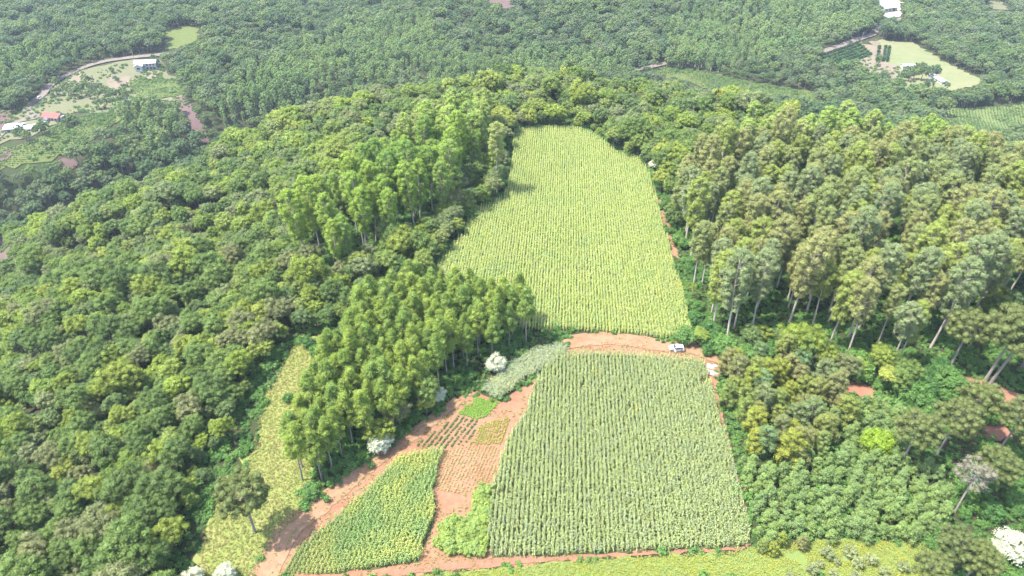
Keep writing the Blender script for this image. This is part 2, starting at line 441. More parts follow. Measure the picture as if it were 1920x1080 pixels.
def sp_euc(g, hgt=27., R0=3.3, base=.34, nc=38, per=62, size=.62):
    tr, cr = MB(), MB()
    pts = bend_trunk(tr, hgt * .9, .32, .07, g, 7, .025, k=8)
    t = (np.arange(nc) + g.uniform(0, 1, nc)) / nc
    z = hgt * (base + (1 - base) * t ** .85) - .6
    prof = np.interp(t, [0, .15, .4, .7, .9, 1], [.40, .80, 1.0, .95, .68, .15]) * (1 + .16 * np.sin(9 * t + g.uniform(0, 6)))
    ph = np.arange(nc) * 2.399963 + g.normal(size=nc) * .4
    rr = R0 * prof * np.sqrt(g.uniform(.35, 1.0, nc))
    tx = np.interp(z, pts[:, 2], pts[:, 0]); ty = np.interp(z, pts[:, 2], pts[:, 1])
    C = np.stack([tx + rr * np.cos(ph), ty + rr * np.sin(ph), z], 1)
    rad = g.uniform(.24, .42, nc) * (R0 * .72 + .6) * np.interp(t, [0, .5, 1], [.95, 1.05, .9])
    leaves(cr, C, rad, per, size, g, aspect=.55, jit=.36, droop=.12)
    for j in range(0, nc, 3):
        a = np.array([tx[j], ty[j], z[j] - 2.0]); c = C[j]
        tube(tr, [a, (a + c) / 2 + [0, 0, .2], c], [.09, .06, .03], 4)
    return tr, cr

def sp_pine(g, hgt=17., R0=2.3, base=.48, nc=36, per=110, size=.42):
    tr, cr = MB(), MB()
    pts = bend_trunk(tr, hgt * .95, .19, .04, g, 6, .02, k=7)
    t = (np.arange(nc) + g.uniform(0, 1, nc)) / nc
    z = hgt * (base + (1 - base) * t) - .4
    prof = np.interp(t, [0, .12, .35, .7, 1], [.5, .9, 1.0, .62, .08])
    ph = np.arange(nc) * 2.399963 + g.normal(size=nc) * .5
    rr = R0 * prof * g.uniform(.45, 1.05, nc)
    tx = np.interp(z, pts[:, 2], pts[:, 0]); ty = np.interp(z, pts[:, 2], pts[:, 1])
    C = np.stack([tx + rr * np.cos(ph), ty + rr * np.sin(ph), z], 1)
    rad = g.uniform(.55, 1.0, nc)
    leaves(cr, C, rad, per, size, g, aspect=.30, jit=.8, squash=.9, zmin=-.7, core=.62)
    for j in range(0, nc, 3):
        a = np.array([tx[j], ty[j], z[j] - .5]); tube(tr, [a, C[j]], [.05, .02], 4)
    return tr, cr

def sp_arau(g, hgt=15., R0=4.6, tiers=4, per=75, bare=False):
    tr, cr = MB(), MB()
    pts = bend_trunk(tr, hgt, .27, .13, g, 8, .03, k=7)
    C = []; rad = []
    for k in range(tiers):
        zz = hgt - .4 - k * 1.35
        L = R0 * (.55 + .45 * min(1, (k + .6) / 2.2)) * (1 if k < 3 else .92)
        nb = 9 + k * 2
        for j in range(nb):
            a = j / nb * 6.283 + k * .5 + g.normal() * .13
            l = L * g.uniform(.78, 1.08)
            tipz = zz + l * .22 + g.normal() * .25 - k * .12
            e = np.array([math.cos(a) * l, math.sin(a) * l, tipz])
            cx = np.array([np.interp(zz, pts[:, 2], pts[:, 0]), np.interp(zz, pts[:, 2], pts[:, 1]), zz])
            mid = cx * .45 + e * .55 + np.array([0, 0, -.38])
            tube(tr, [cx, mid, e], [.07, .05, .03], 4)
            e = e + np.array([cx[0], cx[1], 0])
            C.append(e); rad.append(g.uniform(.75, 1.1))
            if g.random() < .8:
                C.append(cx * .38 + e * .62 + np.array([g.normal() * .3, g.normal() * .3, .15])); rad.append(g.uniform(.65, .95))
    for j in range(7):
        a = j * .9; C.append(np.array([pts[-1][0] + math.cos(a) * 1.1, pts[-1][1] + math.sin(a) * 1.1, hgt + .55])); rad.append(.8)
    C = np.array(C); rad = np.array(rad)
    if bare:
        keep = g.random(len(C)) < .45
        C, rad = C[keep], rad[keep] * .9
    leaves(cr, C, rad, per, .34, g, aspect=.32, jit=.6, zmin=-.5, squash=.85, core=.7)
    return tr, cr

def sp_acacia(g, hgt=4.6):
    tr, cr = MB(), MB()
    bend_trunk(tr, hgt * .85, .07, .02, g, 5, .05, k=4)
    nc = 13
    t = (np.arange(nc) + .5) / nc
    ph = np.arange(nc) * 2.4 + g.uniform(0, 6)
    rr = 1.35 * (1 - t * .85) * g.uniform(.6, 1.1, nc)
    C = np.stack([rr * np.cos(ph), rr * np.sin(ph), hgt * (.22 + .76 * t)], 1)
    leaves(cr, C, g.uniform(.45, .8, nc) * (1 - .25 * t), 75, .36, g, aspect=.30, jit=.8, zmin=-.2, squash=1.1, core=.5)
    return tr, cr

def sp_round(g, hgt=4., rx=2., nc=16, per=60, size=.4, r=.42):
    tr, cr = MB(), MB()
    bend_trunk(tr, hgt * .55, .12, .06, g, 5, .03, k=4)
    i = np.arange(nc); ph = i * 2.4 + g.uniform(0, 6); zz = 1 - 1.7 * (i + .5) / nc
    rr = np.sqrt(np.maximum(1 - zz ** 2, 0))
    C = np.stack([rx * .68 * rr * np.cos(ph), rx * .68 * rr * np.sin(ph), hgt * .55 + hgt * .32 * zz], 1) + g.normal(size=(nc, 3)) * .08 * rx
    leaves(cr, C, g.uniform(.8, 1.15, nc) * rx * r, per, size, g, zmin=-.6)
    return tr, cr

def species(fn, n, trunk_mat, leaf_mat, seed, name, **kw):
    out = []
    for i in range(n):
        g = np.random.default_rng(seed + i)
        k = {a: (b(g) if callable(b) else b) for a, b in kw.items()}
        t, c = fn(g, **k)
        out.append((t.mesh(name + '_trunk', [trunk_mat]), c.mesh(name + '_crown', [leaf_mat])))
    return out

def joined(fn, n, trunk_mat, leaf_mat, seed, name, **kw):
    """one mesh with trunk and crown, for stands too dense or far to take apart"""
    out = []
    for i in range(n):
        g = np.random.default_rng(seed + i)
        k = {a: (b(g) if callable(b) else b) for a, b in kw.items()}
        t, c = fn(g, **k)
        mb = MB()
        for v, f in zip(t.v, t.f): pass
        off = 0
        for src, mi in ((t, 0), (c, 1)):
            V = np.concatenate(src.v)
            mb.v.append(V)
            for f in src.f: mb.f.append(f + off)
            for f in src.f: mb.m.append(np.full(len(f), mi))
            mb.l += src.l
            off += len(V)
        out.append(mb.mesh(name, [trunk_mat, leaf_mat]))
    return out

# ------------------------------------------------------------------ copies of plants as things
def plant(kind, name, meshes, x, y, rz, sc, label, cat, group=None, tilt=(0, 0), zoff=0., trunk='trunk', crown='crown', leafmat=None):
    tm, cm = meshes
    o = empty(name, (x, y, H(x, y) + zoff), rz, sc)
    o.rotation_euler = (tilt[0], tilt[1], rz)
    t = link(trunk, tm, o); c = link(crown, cm, o)
    if leafmat:
        c.material_slots[0].link = 'OBJECT'; c.material_slots[0].material = leafmat
    tag(o, label, cat, group)
    return o

# ------------------------------------------------------------------ scatter of uncountable plants as one object (geometry nodes)
def gn_scatter(name, P, rot, scl, idx, meshes, label, cat):
    src = bpy.data.collections.new(name + '_sources')       # not linked to the scene
    for i, me in enumerate(meshes):
        o = bpy.data.objects.new('%s_source_%02d' % (name, i), me)
        src.objects.link(o)
    me = bpy.data.meshes.new(name)
    P = np.asarray(P, float)
    me.from_pydata(P.tolist(), [], [])
    a = me.attributes.new('rot', 'FLOAT_VECTOR', 'POINT'); a.data.foreach_set('vector', np.asarray(rot, np.float32).ravel())
    a = me.attributes.new('scl', 'FLOAT_VECTOR', 'POINT'); a.data.foreach_set('vector', np.asarray(scl, np.float32).ravel())
    a = me.attributes.new('idx', 'INT', 'POINT'); a.data.foreach_set('value', np.asarray(idx, np.int32))
    o = link(name, me)
    ng = bpy.data.node_groups.new(name + '_nodes', 'GeometryNodeTree')
    ng.interface.new_socket('Geometry', in_out='INPUT', socket_type='NodeSocketGeometry')
    ng.interface.new_socket('Geometry', in_out='OUTPUT', socket_type='NodeSocketGeometry')
    gi = ng.nodes.new('NodeGroupInput'); go = ng.nodes.new('NodeGroupOutput')
    ip = ng.nodes.new('GeometryNodeInstanceOnPoints')
    ci = ng.nodes.new('GeometryNodeCollectionInfo')
    ci.inputs['Collection'].default_value = src
    ci.inputs['Separate Children'].default_value = True
    ci.inputs['Reset Children'].default_value = True
    def na(n, t):
        k = ng.nodes.new('GeometryNodeInputNamedAttribute'); k.data_type = t; k.inputs['Name'].default_value = n
        return [s for s in k.outputs if s.enabled and s.name == 'Attribute'][0]
    e2r = ng.nodes.new('FunctionNodeEulerToRotation')
    L = ng.links.new
    L(na('rot', 'FLOAT_VECTOR'), e2r.inputs[0])
    L(gi.outputs[0], ip.inputs['Points']); L(ci.outputs[0], ip.inputs['Instance'])
    ip.inputs['Pick Instance'].default_value = True
    L(na('idx', 'INT'), ip.inputs['Instance Index'])
    L(e2r.outputs[0], ip.inputs['Rotation'])
    L(na('scl', 'FLOAT_VECTOR'), ip.inputs['Scale'])
    L(ip.outputs[0], go.inputs[0])
    md = o.modifiers.new('scatter', 'NODES'); md.node_group = ng
    tag(o, label, cat, kind='stuff')
    return o

def grid_points(poly, sp, jit=.35, g=rng, rowdir=None, along=None):
    P = np.array(poly); x0, y0 = P.min(0); x1, y1 = P.max(0)
    if rowdir is None:
        X, Y = np.meshgrid(np.arange(x0, x1 + sp, sp), np.arange(y0, y1 + sp, sp))
        X = X.astype(float); X[1::2] += sp / 2
        X = X + g.uniform(-jit, jit, X.shape) * sp; Y = Y + g.uniform(-jit, jit, Y.shape) * sp
    else:
        c, s = math.cos(rowdir), math.sin(rowdir)
        ext = math.hypot(x1 - x0, y1 - y0)
        A, B = np.meshgrid(np.arange(-ext, ext, sp), np.arange(-ext, ext, along))
        A = A + g.normal(size=A.shape) * jit * sp; B = B + g.normal(size=B.shape) * along * .3
        X = (x0 + x1) / 2 + A * c + B * s; Y = (y0 + y1) / 2 - A * s + B * c
    X = X.ravel(); Y = Y.ravel()
    k = inpoly(X, Y, poly)
    return X[k], Y[k]

# ------------------------------------------------------------------ draped sheets
def drape(name, poly, mat, lift, cell=3.0, jag=.6, label=None, g=rng):
    P = []
    n = len(poly)
    for i in range(n):
        a = np.array(poly[i]); b = np.array(poly[(i + 1) % n])
        L = np.linalg.norm(b - a); k = max(1, int(L / (cell * .6)))
        for j in range(k):
            q = a + (b - a) * j / k
            d = (b - a) / (L + 1e-6)
            P.append(q + np.array([-d[1], d[0]]) * g.normal() * jag * (0.4 if j == 0 else 1))
    P = np.array(P)
    x0, y0 = P.min(0); x1, y1 = P.max(0)
    X, Y = np.meshgrid(np.arange(x0, x1, cell), np.arange(y0, y1, cell))
    X = X.ravel() + g.uniform(-.1, .1, X.size); Y = Y.ravel() + g.uniform(-.1, .1, Y.size)
    k = inpoly(X, Y, P)
    pts = [Vector(p) for p in P] + [Vector((x, y)) for x, y in zip(X[k], Y[k])]
    m = len(P)
    v, e, f, *_ = delaunay_2d_cdt(pts, [(i, (i + 1) % m) for i in range(m)], [], 1, 1e-4)
    v = np.array([(p.x, p.y) for p in v])
    z = height(v[:, 0], v[:, 1]) + lift
    me = bpy.data.meshes.new(name)
    me.from_pydata(np.column_stack([v, z]).tolist(), [], [tuple(q) for q in f])
    me.materials.append(mat)
    me.polygons.foreach_set('use_smooth', np.ones(len(me.polygons), bool))
    # faces must look up
    me.update()
    if len(me.polygons) and sum(p.normal.z for p in me.polygons) < 0: me.flip_normals()
    o = link(name, me)
    structure(o, label)
    return o

def smooth_line(pts, step=2.0):
    P = np.array(pts, float)
    out = []
    for i in range(len(P) - 1):
        p0 = P[max(i - 1, 0)]; p1 = P[i]; p2 = P[i + 1]; p3 = P[min(i + 2, len(P) - 1)]
        k = max(2, int(np.linalg.norm(p2 - p1) / step))
        for t in np.linspace(0, 1, k, endpoint=False):
            out.append(.5 * ((2 * p1) + (-p0 + p2) * t + (2 * p0 - 5 * p1 + 4 * p2 - p3) * t ** 2 + (-p0 + 3 * p1 - 3 * p2 + p3) * t ** 3))
    out.append(P[-1])
    return np.array(out)

def road_poly(pp, width, world_pts=False):
    W = smooth_line(pp if world_pts else wpoly(pp))
    d = np.gradient(W, axis=0); d /= np.linalg.norm(d, axis=1)[:, None] + 1e-9
    n = np.stack([-d[:, 1], d[:, 0]], 1)
    w = np.asarray(width) if hasattr(width, '__len__') else np.full(len(W), width)
    if len(w) != len(W): w = np.interp(np.linspace(0, 1, len(W)), np.linspace(0, 1, len(w)), w)
    A = W + n * w[:, None] / 2; B = W - n * w[:, None] / 2
    return [tuple(p) for p in A] + [tuple(p) for p in B[::-1]]
#PART2
# ------------------------------------------------------------------ the ground
def axis(fine, mid, far, s1, s2):
    a = list(np.arange(fine[0], fine[1] + .1, s1))
    lo = []; x = fine[0]
    while x > mid[0]: x -= s2; lo.append(x)
    st = s2
    while x > far[0]: st *= 1.35; x -= st; lo.append(x)
    hi = []; x = a[-1]
    while x < mid[1]: x += s2; hi.append(x)
    st = s2
    while x < far[1]: st *= 1.35; x += st; hi.append(x)
    return np.array(lo[::-1] + a + hi)
gx = axis((-120, 200), (-720, 780), (-5000, 5000), 4, 8)
gy = axis((60, 360), (20, 1000), (-2500, 6000), 4, 8)
GX, GY = np.meshgrid(gx, gy)
GZ = height(GX, GY)
nx, ny = len(gx), len(gy)
me = bpy.data.meshes.new('ground')
ii = (np.arange(ny - 1)[:, None] * nx + np.arange(nx - 1)[None]).ravel()
me.from_pydata(np.stack([GX, GY, GZ], -1).reshape(-1, 3).tolist(), [], np.stack([ii, ii + 1, ii + 1 + nx, ii + nx], 1).tolist())
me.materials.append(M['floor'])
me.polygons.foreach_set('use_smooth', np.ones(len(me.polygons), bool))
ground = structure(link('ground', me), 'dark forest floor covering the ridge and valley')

# ------------------------------------------------------------------ open land on the ridge (picture outlines turned into places on the ground)
PX = {}
PX['upper_corn'] = [(965, 248), (1000, 243), (1085, 243), (1125, 262), (1155, 290), (1205, 303), (1222, 345), (1243, 425), (1266, 505), (1290, 590), (1297, 630), (1245, 636), (1180, 628), (1060, 620), (960, 620), (880, 600), (790, 560), (770, 545), (812, 510), (842, 474), (872, 440), (882, 400), (945, 372), (957, 330)]
PX['lower_corn'] = [(1045, 668), (1130, 664), (1240, 672), (1318, 680), (1340, 750), (1370, 860), (1398, 965), (1403, 1018), (1390, 1026), (1150, 1036), (1000, 1046), (925, 1046), (915, 1010), (925, 910), (948, 830), (988, 772), (1005, 715)]
PX['left_corn'] = [(752, 858), (832, 845), (822, 880), (812, 920), (818, 960), (800, 1010), (786, 1055), (720, 1064), (610, 1078), (530, 1080), (560, 1030), (620, 980), (690, 920)]
PX['cane'] = [(905, 735), (935, 752), (985, 712), (1035, 685), (1064, 664), (1055, 650), (1010, 658), (950, 692)]
PX['bright'] = [(858, 777), (893, 746), (936, 755), (918, 776), (900, 788)]
PX['yellow'] = [(880, 834), (905, 792), (956, 784), (950, 806), (938, 834)]
PX['dark_rows'] = [(772, 838), (830, 800), (858, 780), (900, 790), (880, 830), (835, 842)]
PX['dry_rows'] = [(840, 846), (880, 836), (938, 836), (925, 900), (900, 915), (880, 930), (818, 920), (826, 880)]
PX['soil'] = [(480, 1095), (500, 1040), (540, 985), (600, 935), (640, 895), (720, 845), (800, 785), (880, 730), (905, 740), (940, 755), (990, 715), (1040, 685), (1066, 655), (1060, 628), (1150, 627), (1250, 642), (1300, 636), (1310, 655), (1370, 668), (1385, 680), (1352, 700), (1345, 742), (1374, 850), (1401, 955), (1407, 1020), (1390, 1030), (1150, 1045), (960, 1062), (800, 1075), (700, 1090)]
PX['grass_left'] = [(362, 1100), (385, 1000), (412, 940), (474, 850), (494, 740), (548, 650), (600, 630), (650, 612), (640, 700), (600, 800), (580, 900), (560, 950), (600, 935), (545, 982), (500, 1035), (470, 1095)]
PX['grass_near'] = [(690, 1095), (800, 1078), (960, 1066), (1150, 1048), (1390, 1034), (1420, 1020), (1700, 1010), (1760, 1040), (1780, 1095)]
PX['verge'] = [(1305, 640), (1330, 648), (1390, 664), (1385, 676), (1320, 662)]
PX['clearing'] = [(1780, 712), (1830, 705), (1890, 730), (1930, 745), (1930, 775), (1880, 760), (1800, 735)]
PX['clearing2'] = [(1555, 715), (1600, 708), (1660, 740), (1640, 752), (1590, 735)]
PX['clearing3'] = [(1820, 800), (1880, 790), (1900, 820), (1850, 830)]
PX['field_edge'] = [(1232, 374), (1246, 372), (1257, 430), (1272, 478), (1264, 490), (1248, 430)]
W = {k: wpoly(v) for k, v in PX.items()}

drape('bare_soil', W['soil'], M['soil'], .06, 3, .5, 'red bare soil under and around the crop plots on the ridge')
drape('grass_slope', W['grass_left'], M['turf'], .11, 3, .9, 'pale grass strip between the pines and the forest edge')
drape('grass_strip', W['grass_near'], M['gold_turf'], .15, 3, .5, 'golden grass strip below the corn fields')
drape('grass_verge', W['verge'], M['turf'], .15, 2, .3, 'short grass verge beside the dirt track')
for k in ('clearing', 'clearing2', 'clearing3'):
    drape('bare_clearing', W[k], M['soil_dark'], .08, 3, .6, 'reddish bare clearing between the umbrella pines')
drape('field_edge_path', W['field_edge'], M['soil'], .12, 2, .5, 'strip of bare soil between corn and plantation')
drape('corn_field_soil', W['lower_corn'], M['field_soil'], .14, 4, .3, 'weedy soil under the lower corn field')
drape('corn_field_soil', W['left_corn'], M['field_soil'], .14, 4, .3, 'weedy soil under the left corn plot')
drape('corn_field_soil', W['upper_corn'], M['field_soil'], .14, 4, .3, 'soil under the long upper corn field')
TRACK = [(482, 1100), (515, 1040), (548, 985), (605, 945), (680, 880), (760, 825), (860, 750)]
tp = road_poly(TRACK, [5.5, 5.5, 4.5, 3.6, 3.2, 2.6])
drape('dirt_track', tp, M['track'], .17, 1.6, .25, 'dirt track running along the edge of the pine stand')
TRACK2 = [(1055, 648), (1110, 637), (1170, 637), (1240, 648), (1300, 655), (1340, 672), (1375, 682)]
tp2 = road_poly(TRACK2, [3.5, 5.0, 5.0, 5.2, 4.0, 3.0])
drape('dirt_track', tp2, M['track'], .20, 1.6, .25, 'dirt track across the ridge where the white car stands')
tp3 = road_poly([(700, 1084), (800, 1066), (930, 1056), (1150, 1042), (1390, 1030)], [1.2, 1.8, .9, .5, .45])
drape('dirt_track', tp3, M['soil_dark'], .21, 1.6, .3, 'narrow dirt path along the foot of the lower corn field')

# ------------------------------------------------------------------ valley clearings, roads
VAL = []
def valley(name, pp, mat, lift, label, cell=7, jag=1.5, block=True):
    wp = wpoly(pp)
    drape(name, wp, M[mat], lift, cell, jag, label)
    if block: VAL.append(pp)
    return wp
valley('meadow', [(308, 60), (345, 48), (374, 55), (372, 74), (335, 92), (306, 92)], 'meadow', .35, 'small pale meadow among the valley forest')
valley('meadow', [(105, 160), (150, 132), (240, 114), (300, 110), (312, 138), (340, 150), (345, 178), (320, 190), (250, 182), (225, 212), (130, 214), (95, 196)], 'meadow_pale', .35, 'pale lawn and garden land around the white valley house')
valley('crop_field', [(243, 152), (300, 148), (338, 152), (343, 178), (300, 187), (245, 176)], 'meadow', .6, 'green crop plot below the white valley house')
valley('crop_field', [(135, 222), (225, 208), (216, 232), (180, 262), (130, 290), (60, 306), (-20, 320), (-20, 276), (30, 275), (70, 262), (95, 242)], 'meadow', .4, 'large green field below the red roofed house')
valley('meadow', [(35, 205), (90, 178), (110, 190), (130, 205), (90, 242), (40, 262), (0, 272), (-20, 240)], 'meadow_pale', .45, 'lawn between the red roofed house and the drive')
valley('bare_earth', [(118, 152), (150, 136), (158, 160), (122, 168)], 'yard', .62, 'bare earth plot beside the valley road')
valley('bare_earth', [(202, 146), (242, 144), (236, 166), (205, 172)], 'yard', .64, 'bare earth patch among the garden trees')
valley('bare_earth', [(278, 134), (300, 130), (304, 148), (276, 150)], 'yard', .66, 'bare yard below the white valley house')
valley('landslip', [(328, 184), (346, 182), (362, 205), (380, 240), (396, 268), (382, 270), (356, 228), (338, 205)], 'slip', .5, 'long reddish landslip scar down the valley forest', 4)
valley('landslip', [(-25, 448), (8, 446), (22, 456), (34, 482), (-25, 502)], 'slip', .5, 'broad reddish landslip scar at the foot of the spur', 4)
valley('landslip', [(166, 324), (182, 332), (192, 358), (178, 352)], 'slip', .5, 'narrow reddish landslip scar below the green field', 4)
valley('landslip', [(-20, 205), (20, 208), (32, 222), (10, 250), (-20, 268)], 'slip', .6, 'reddish cut bank beside the white roofed shed', 4)
valley('landslip', [(112, 300), (140, 299), (142, 316), (114, 322)], 'slip', .5, 'small reddish earth patch at the lower edge of the green field', 4)
valley('landslip', [(-20, 296), (22, 282), (26, 292), (-20, 314)], 'slip', .7, 'reddish earth bank along the green field', 4)
valley('crop_field', [(1232, 128), (1290, 130), (1380, 148), (1470, 166), (1545, 176), (1510, 192), (1400, 186), (1300, 158), (1225, 140)], 'meadow', .4, 'long green field in the valley behind the ridge forest')
valley('meadow', [(1648, 76), (1712, 80), (1762, 112), (1842, 148), (1838, 164), (1765, 172), (1690, 168), (1676, 150), (1648, 128), (1638, 98)], 'meadow_right', .4, 'wide pale meadow around the white sheds')
valley('bare_earth', [(1596, 106), (1640, 74), (1655, 90), (1660, 118), (1688, 126), (1676, 152), (1640, 142), (1612, 128)], 'yard', .65, 'dry farmyard earth beside the orchard rows')
valley('orchard_ground', [(1525, 110), (1618, 80), (1634, 102), (1570, 124)], 'meadow', .68, 'green ground under the orchard rows')
valley('crop_field', [(1762, 208), (1940, 193), (1940, 228), (1860, 250), (1795, 246)], 'meadow_dark', .4, 'dull green crop field on the valley floor')
valley('quarry_yard', [(1636, -10), (1695, -10), (1688, 28), (1668, 36), (1648, 18)], 'bright_yard', .4, 'bright pale yard at the bend of the road')
valley('bare_earth', [(905, -14), (985, -14), (962, 14), (925, 18)], 'slip', .4, 'pinkish cleared slope in the far forest')
valley('meadow', [(1845, 2), (1880, 4), (1895, 20), (1860, 18)], 'meadow_pale', .4, 'small pale meadow on the far hillside')
RD = []
def valley_road(pp, width, lift, label, mat='road'):
    wp = road_poly(pp, width)
    drape('valley_road', wp, M[mat], lift, 5, .2, label)
    w = wpoly(pp); q = smooth_line(w, 6)
    RD.append(q)
    return wp
valley_road([(-20, 278), (10, 245), (30, 232), (55, 225), (68, 222), (52, 210), (56, 198), (80, 180), (90, 166), (115, 148), (150, 131), (190, 118), (240, 110), (300, 104), (318, 104)], 5.5, .9, 'pale country road curving past the valley houses')
valley_road([(1180, 134), (1215, 128), (1250, 120)], 5.5, .9, 'short stretch of road behind the ridge forest')
valley_road([(1470, 110), (1520, 104), (1560, 92), (1600, 78), (1635, 66), (1644, 52), (1665, 42), (1692, 36)], 6, .9, 'country road bending past the orchard')
for q in RD:
    X = q[:, 0]; Y = q[:, 1]

# ------------------------------------------------------------------ tree stands
def line_poly_px(pp, w):
    a = [(x, y - w) for x, y in pp]; b = [(x, y + w) for x, y in pp]
    return a + b[::-1]
ROADPX = [line_poly_px([(10, 245), (55, 225), (52, 208), (80, 180), (115, 148), (150, 131), (190, 118), (240, 110), (300, 104), (318, 104)], 5),
          line_poly_px([(1180, 134), (1215, 128), (1250, 120)], 3),
          line_poly_px([(1545, 98), (1560, 92), (1600, 78), (1635, 66), (1644, 52), (1665, 42), (1692, 36)], 4)]
OPEN_RIDGE = [PX[k] for k in ('upper_corn', 'lower_corn', 'left_corn', 'soil', 'cane', 'grass_left', 'grass_near', 'verge', 'clearing', 'clearing2', 'clearing3')]
W_RIDGE = [W[k] for k in ('upper_corn', 'lower_corn', 'left_corn', 'soil', 'grass_left', 'grass_near', 'verge', 'clearing', 'clearing2', 'clearing3', 'field_edge')]

PX['pines'] = [(572, 935), (600, 908), (700, 848), (790, 770), (860, 712), (930, 672), (1012, 636), (1000, 604), (900, 590), (800, 575), (720, 590), (660, 640), (620, 720), (590, 800), (562, 890)]
PX['euc_left'] = [(575, 500), (640, 525), (700, 490), (780, 455), (855, 405), (872, 352), (905, 345), (915, 300), (915, 262), (870, 262), (800, 300), (740, 345), (660, 405), (585, 455)]
PX['euc_right'] = [(1262, 410), (1300, 355), (1400, 305), (1550, 308), (1700, 325), (1920, 395), (2050, 470), (2000, 560), (1830, 590), (1745, 690), (1690, 716), (1560, 680), (1500, 645), (1400, 655), (1318, 640), (1300, 560), (1275, 480)]
PX['young'] = [(1345, 700), (1400, 668), (1480, 690), (1560, 730), (1590, 800), (1560, 860), (1480, 880), (1400, 860), (1365, 790)]
PX['acacia'] = [(1385, 872), (1480, 880), (1570, 850), (1600, 760), (1680, 770), (1700, 850), (1780, 930), (1760, 1000), (1700, 1020), (1418, 1022), (1406, 950)]
for k in ('pines', 'euc_left', 'euc_right', 'young', 'acacia'): W[k] = wpoly(PX[k])
PX['arau_zone'] = [(1640, 760), (1760, 700), (1800, 620), (1960, 600), (1990, 760), (1960, 1000), (1840, 1020), (1760, 940)]
W['arau_zone'] = wpoly(PX['arau_zone'])

U = lambda a, b: (lambda g: g.uniform(a, b))
S_euc = species(sp_euc, 6, M['bark_pale'], M['euc'], 100, 'eucalyptus', hgt=U(25, 29), R0=U(2.7, 3.6), base=U(.34, .54), nc=78, per=92, size=.38)
S_pine = species(sp_pine, 5, M['bark_grey'], M['pine'], 200, 'pine', hgt=U(15.5, 18), base=U(.42, .52))
S_broad = species(sp_broad, 8, M['bark'], M['broad'], 300, 'broadleaf', hgt=U(9.5, 13.5), rx=U(3.2, 4.8), rz=U(2.6, 3.8))
S_arau = species(sp_arau, 3, M['bark_grey'], M['arau'], 400, 'araucaria')
S_arau_bare = species(sp_arau, 1, M['bark_grey'], M['arau_grey'], 420, 'bare_araucaria', bare=True)
S_acacia = species(sp_acacia, 4, M['bark'], M['acacia'], 500, 'acacia', hgt=U(4.2, 5.4))
S_young = species(sp_euc, 4, M['bark'], M['young'], 600, 'young_tree', hgt=U(10, 13), R0=U(2.4, 3.0), base=.10, nc=48, per=85, size=.32)
S_silver = species(sp_round, 2, M['bark_pale'], M['silver'], 700, 'silver_tree', hgt=4.6, rx=2.6, nc=30, per=130, size=.24, r=.30)
S_shrub = species(sp_round, 4, M['bark'], M['shrub'], 720, 'shrub', hgt=3.2, rx=2.0, nc=14, per=90, size=.30)
S_lime = species(sp_round, 1, M['bark'], M['lime'], 740, 'lime_tree', hgt=6.0, rx=3.4, nc=34, per=150, size=.28, r=.30)
S_cassava = species(sp_round, 3, M['bark'], M['cassava'], 760, 'cassava', hgt=2.4, rx=1.25, nc=11, per=70, size=.26)
S_pale = species(sp_round, 2, M['bark'], M['palebush'], 780, 'pale_bush', hgt=1.8, rx=1.0, nc=10, per=70, size=.2)

def blocked(x, y, h, polys_px, samples=(0, .5, 1.0), margin_pts=None):
    z = height(x, y)
    r = np.zeros(len(x), bool)
    for s in samples:
        px, py, _ = project(np.column_stack([x, y, z + h * s]))
        for p in polys_px: r |= inpoly(px, py, p)
    return r

def in_view(x, y, h, mx=120, my=100):
    z = height(x, y)
    a, b, d = project(np.column_stack([x, y, z])); c, e, _ = project(np.column_stack([x, y, z + h]))
    return (a > -mx) & (a < 1920 + mx) & (e < 1080 + my) & (b > -my) & (d > 20)

# eucalyptus plantation on the right of the corn
x1, y1 = grid_points(W['euc_right'], 7.0, .36)
k = in_view(x1, y1, 26, 60, 30)
x1, y1 = x1[k], y1[k]
x2, y2 = grid_points(W['euc_left'], 6.6, .38)
x = np.concatenate([x1, x2]); y = np.concatenate([y1, y2]); lf = np.arange(len(x)) >= len(x1)
dep = project(np.column_stack([x, y, height(x, y) + 20]))[2]
order = np.argsort(dep)
print('eucalyptus', len(x1), len(x2))
def line_dist(x, y, pp):
    q = smooth_line(wpoly(pp), 1.5)
    return np.min(np.hypot(x[:, None] - q[None, :, 0], y[:, None] - q[None, :, 1]), 1)
dfront = line_dist(x, y, [(1318, 645), (1400, 660), (1500, 648), (1560, 685), (1690, 720), (1745, 692)])
dcorn = line_dist(x, y, [(1262, 410), (1275, 480), (1300, 560), (1318, 640)])
dbelt = line_dist(x, y, [(640, 525), (700, 490), (780, 455), (855, 405), (872, 352)])
for i in order[:296]:
    sc_ = rng.uniform(.72, 1.1); ti = int(rng.integers(4)); tall = 'very tall' if sc_ > .97 else ('tall' if sc_ > .84 else 'shorter')
    if lf[i]:
        place = 'on the corn side of the belt left of upper corn' if dbelt[i] < 8 else 'on the forest side of the belt left of upper corn'
        plant('euc', 'eucalyptus_tree', S_euc[int(rng.integers(6))], x[i], y[i], rng.uniform(0, 6.28), sc_ * .97,
              '%s fresh green eucalyptus %s' % (tall, place), 'tree', 'eucalyptus belt left of the upper corn', tilt=(rng.normal() * .035, rng.normal() * .035), leafmat=M['euc_left'])
    else:
        place = 'at the front edge above the shrubs' if dfront[i] < 9 else ('along the corn edge' if dcorn[i] < 10 else ('in the middle rows' if dfront[i] < 45 else 'in the rear rows'))
        plant('euc', 'eucalyptus_tree', S_euc[int(rng.integers(6))], x[i], y[i], rng.uniform(0, 6.28), sc_,
              '%s %s eucalyptus %s of the plantation' % (tall, ETINTS[ti][0], place), 'tree', 'eucalyptus plantation beside the corn', tilt=(rng.normal() * .035, rng.normal() * .035), leafmat=M['euc_t%d' % ti])
far_euc = order[296:]
FE = (x[far_euc], y[far_euc])
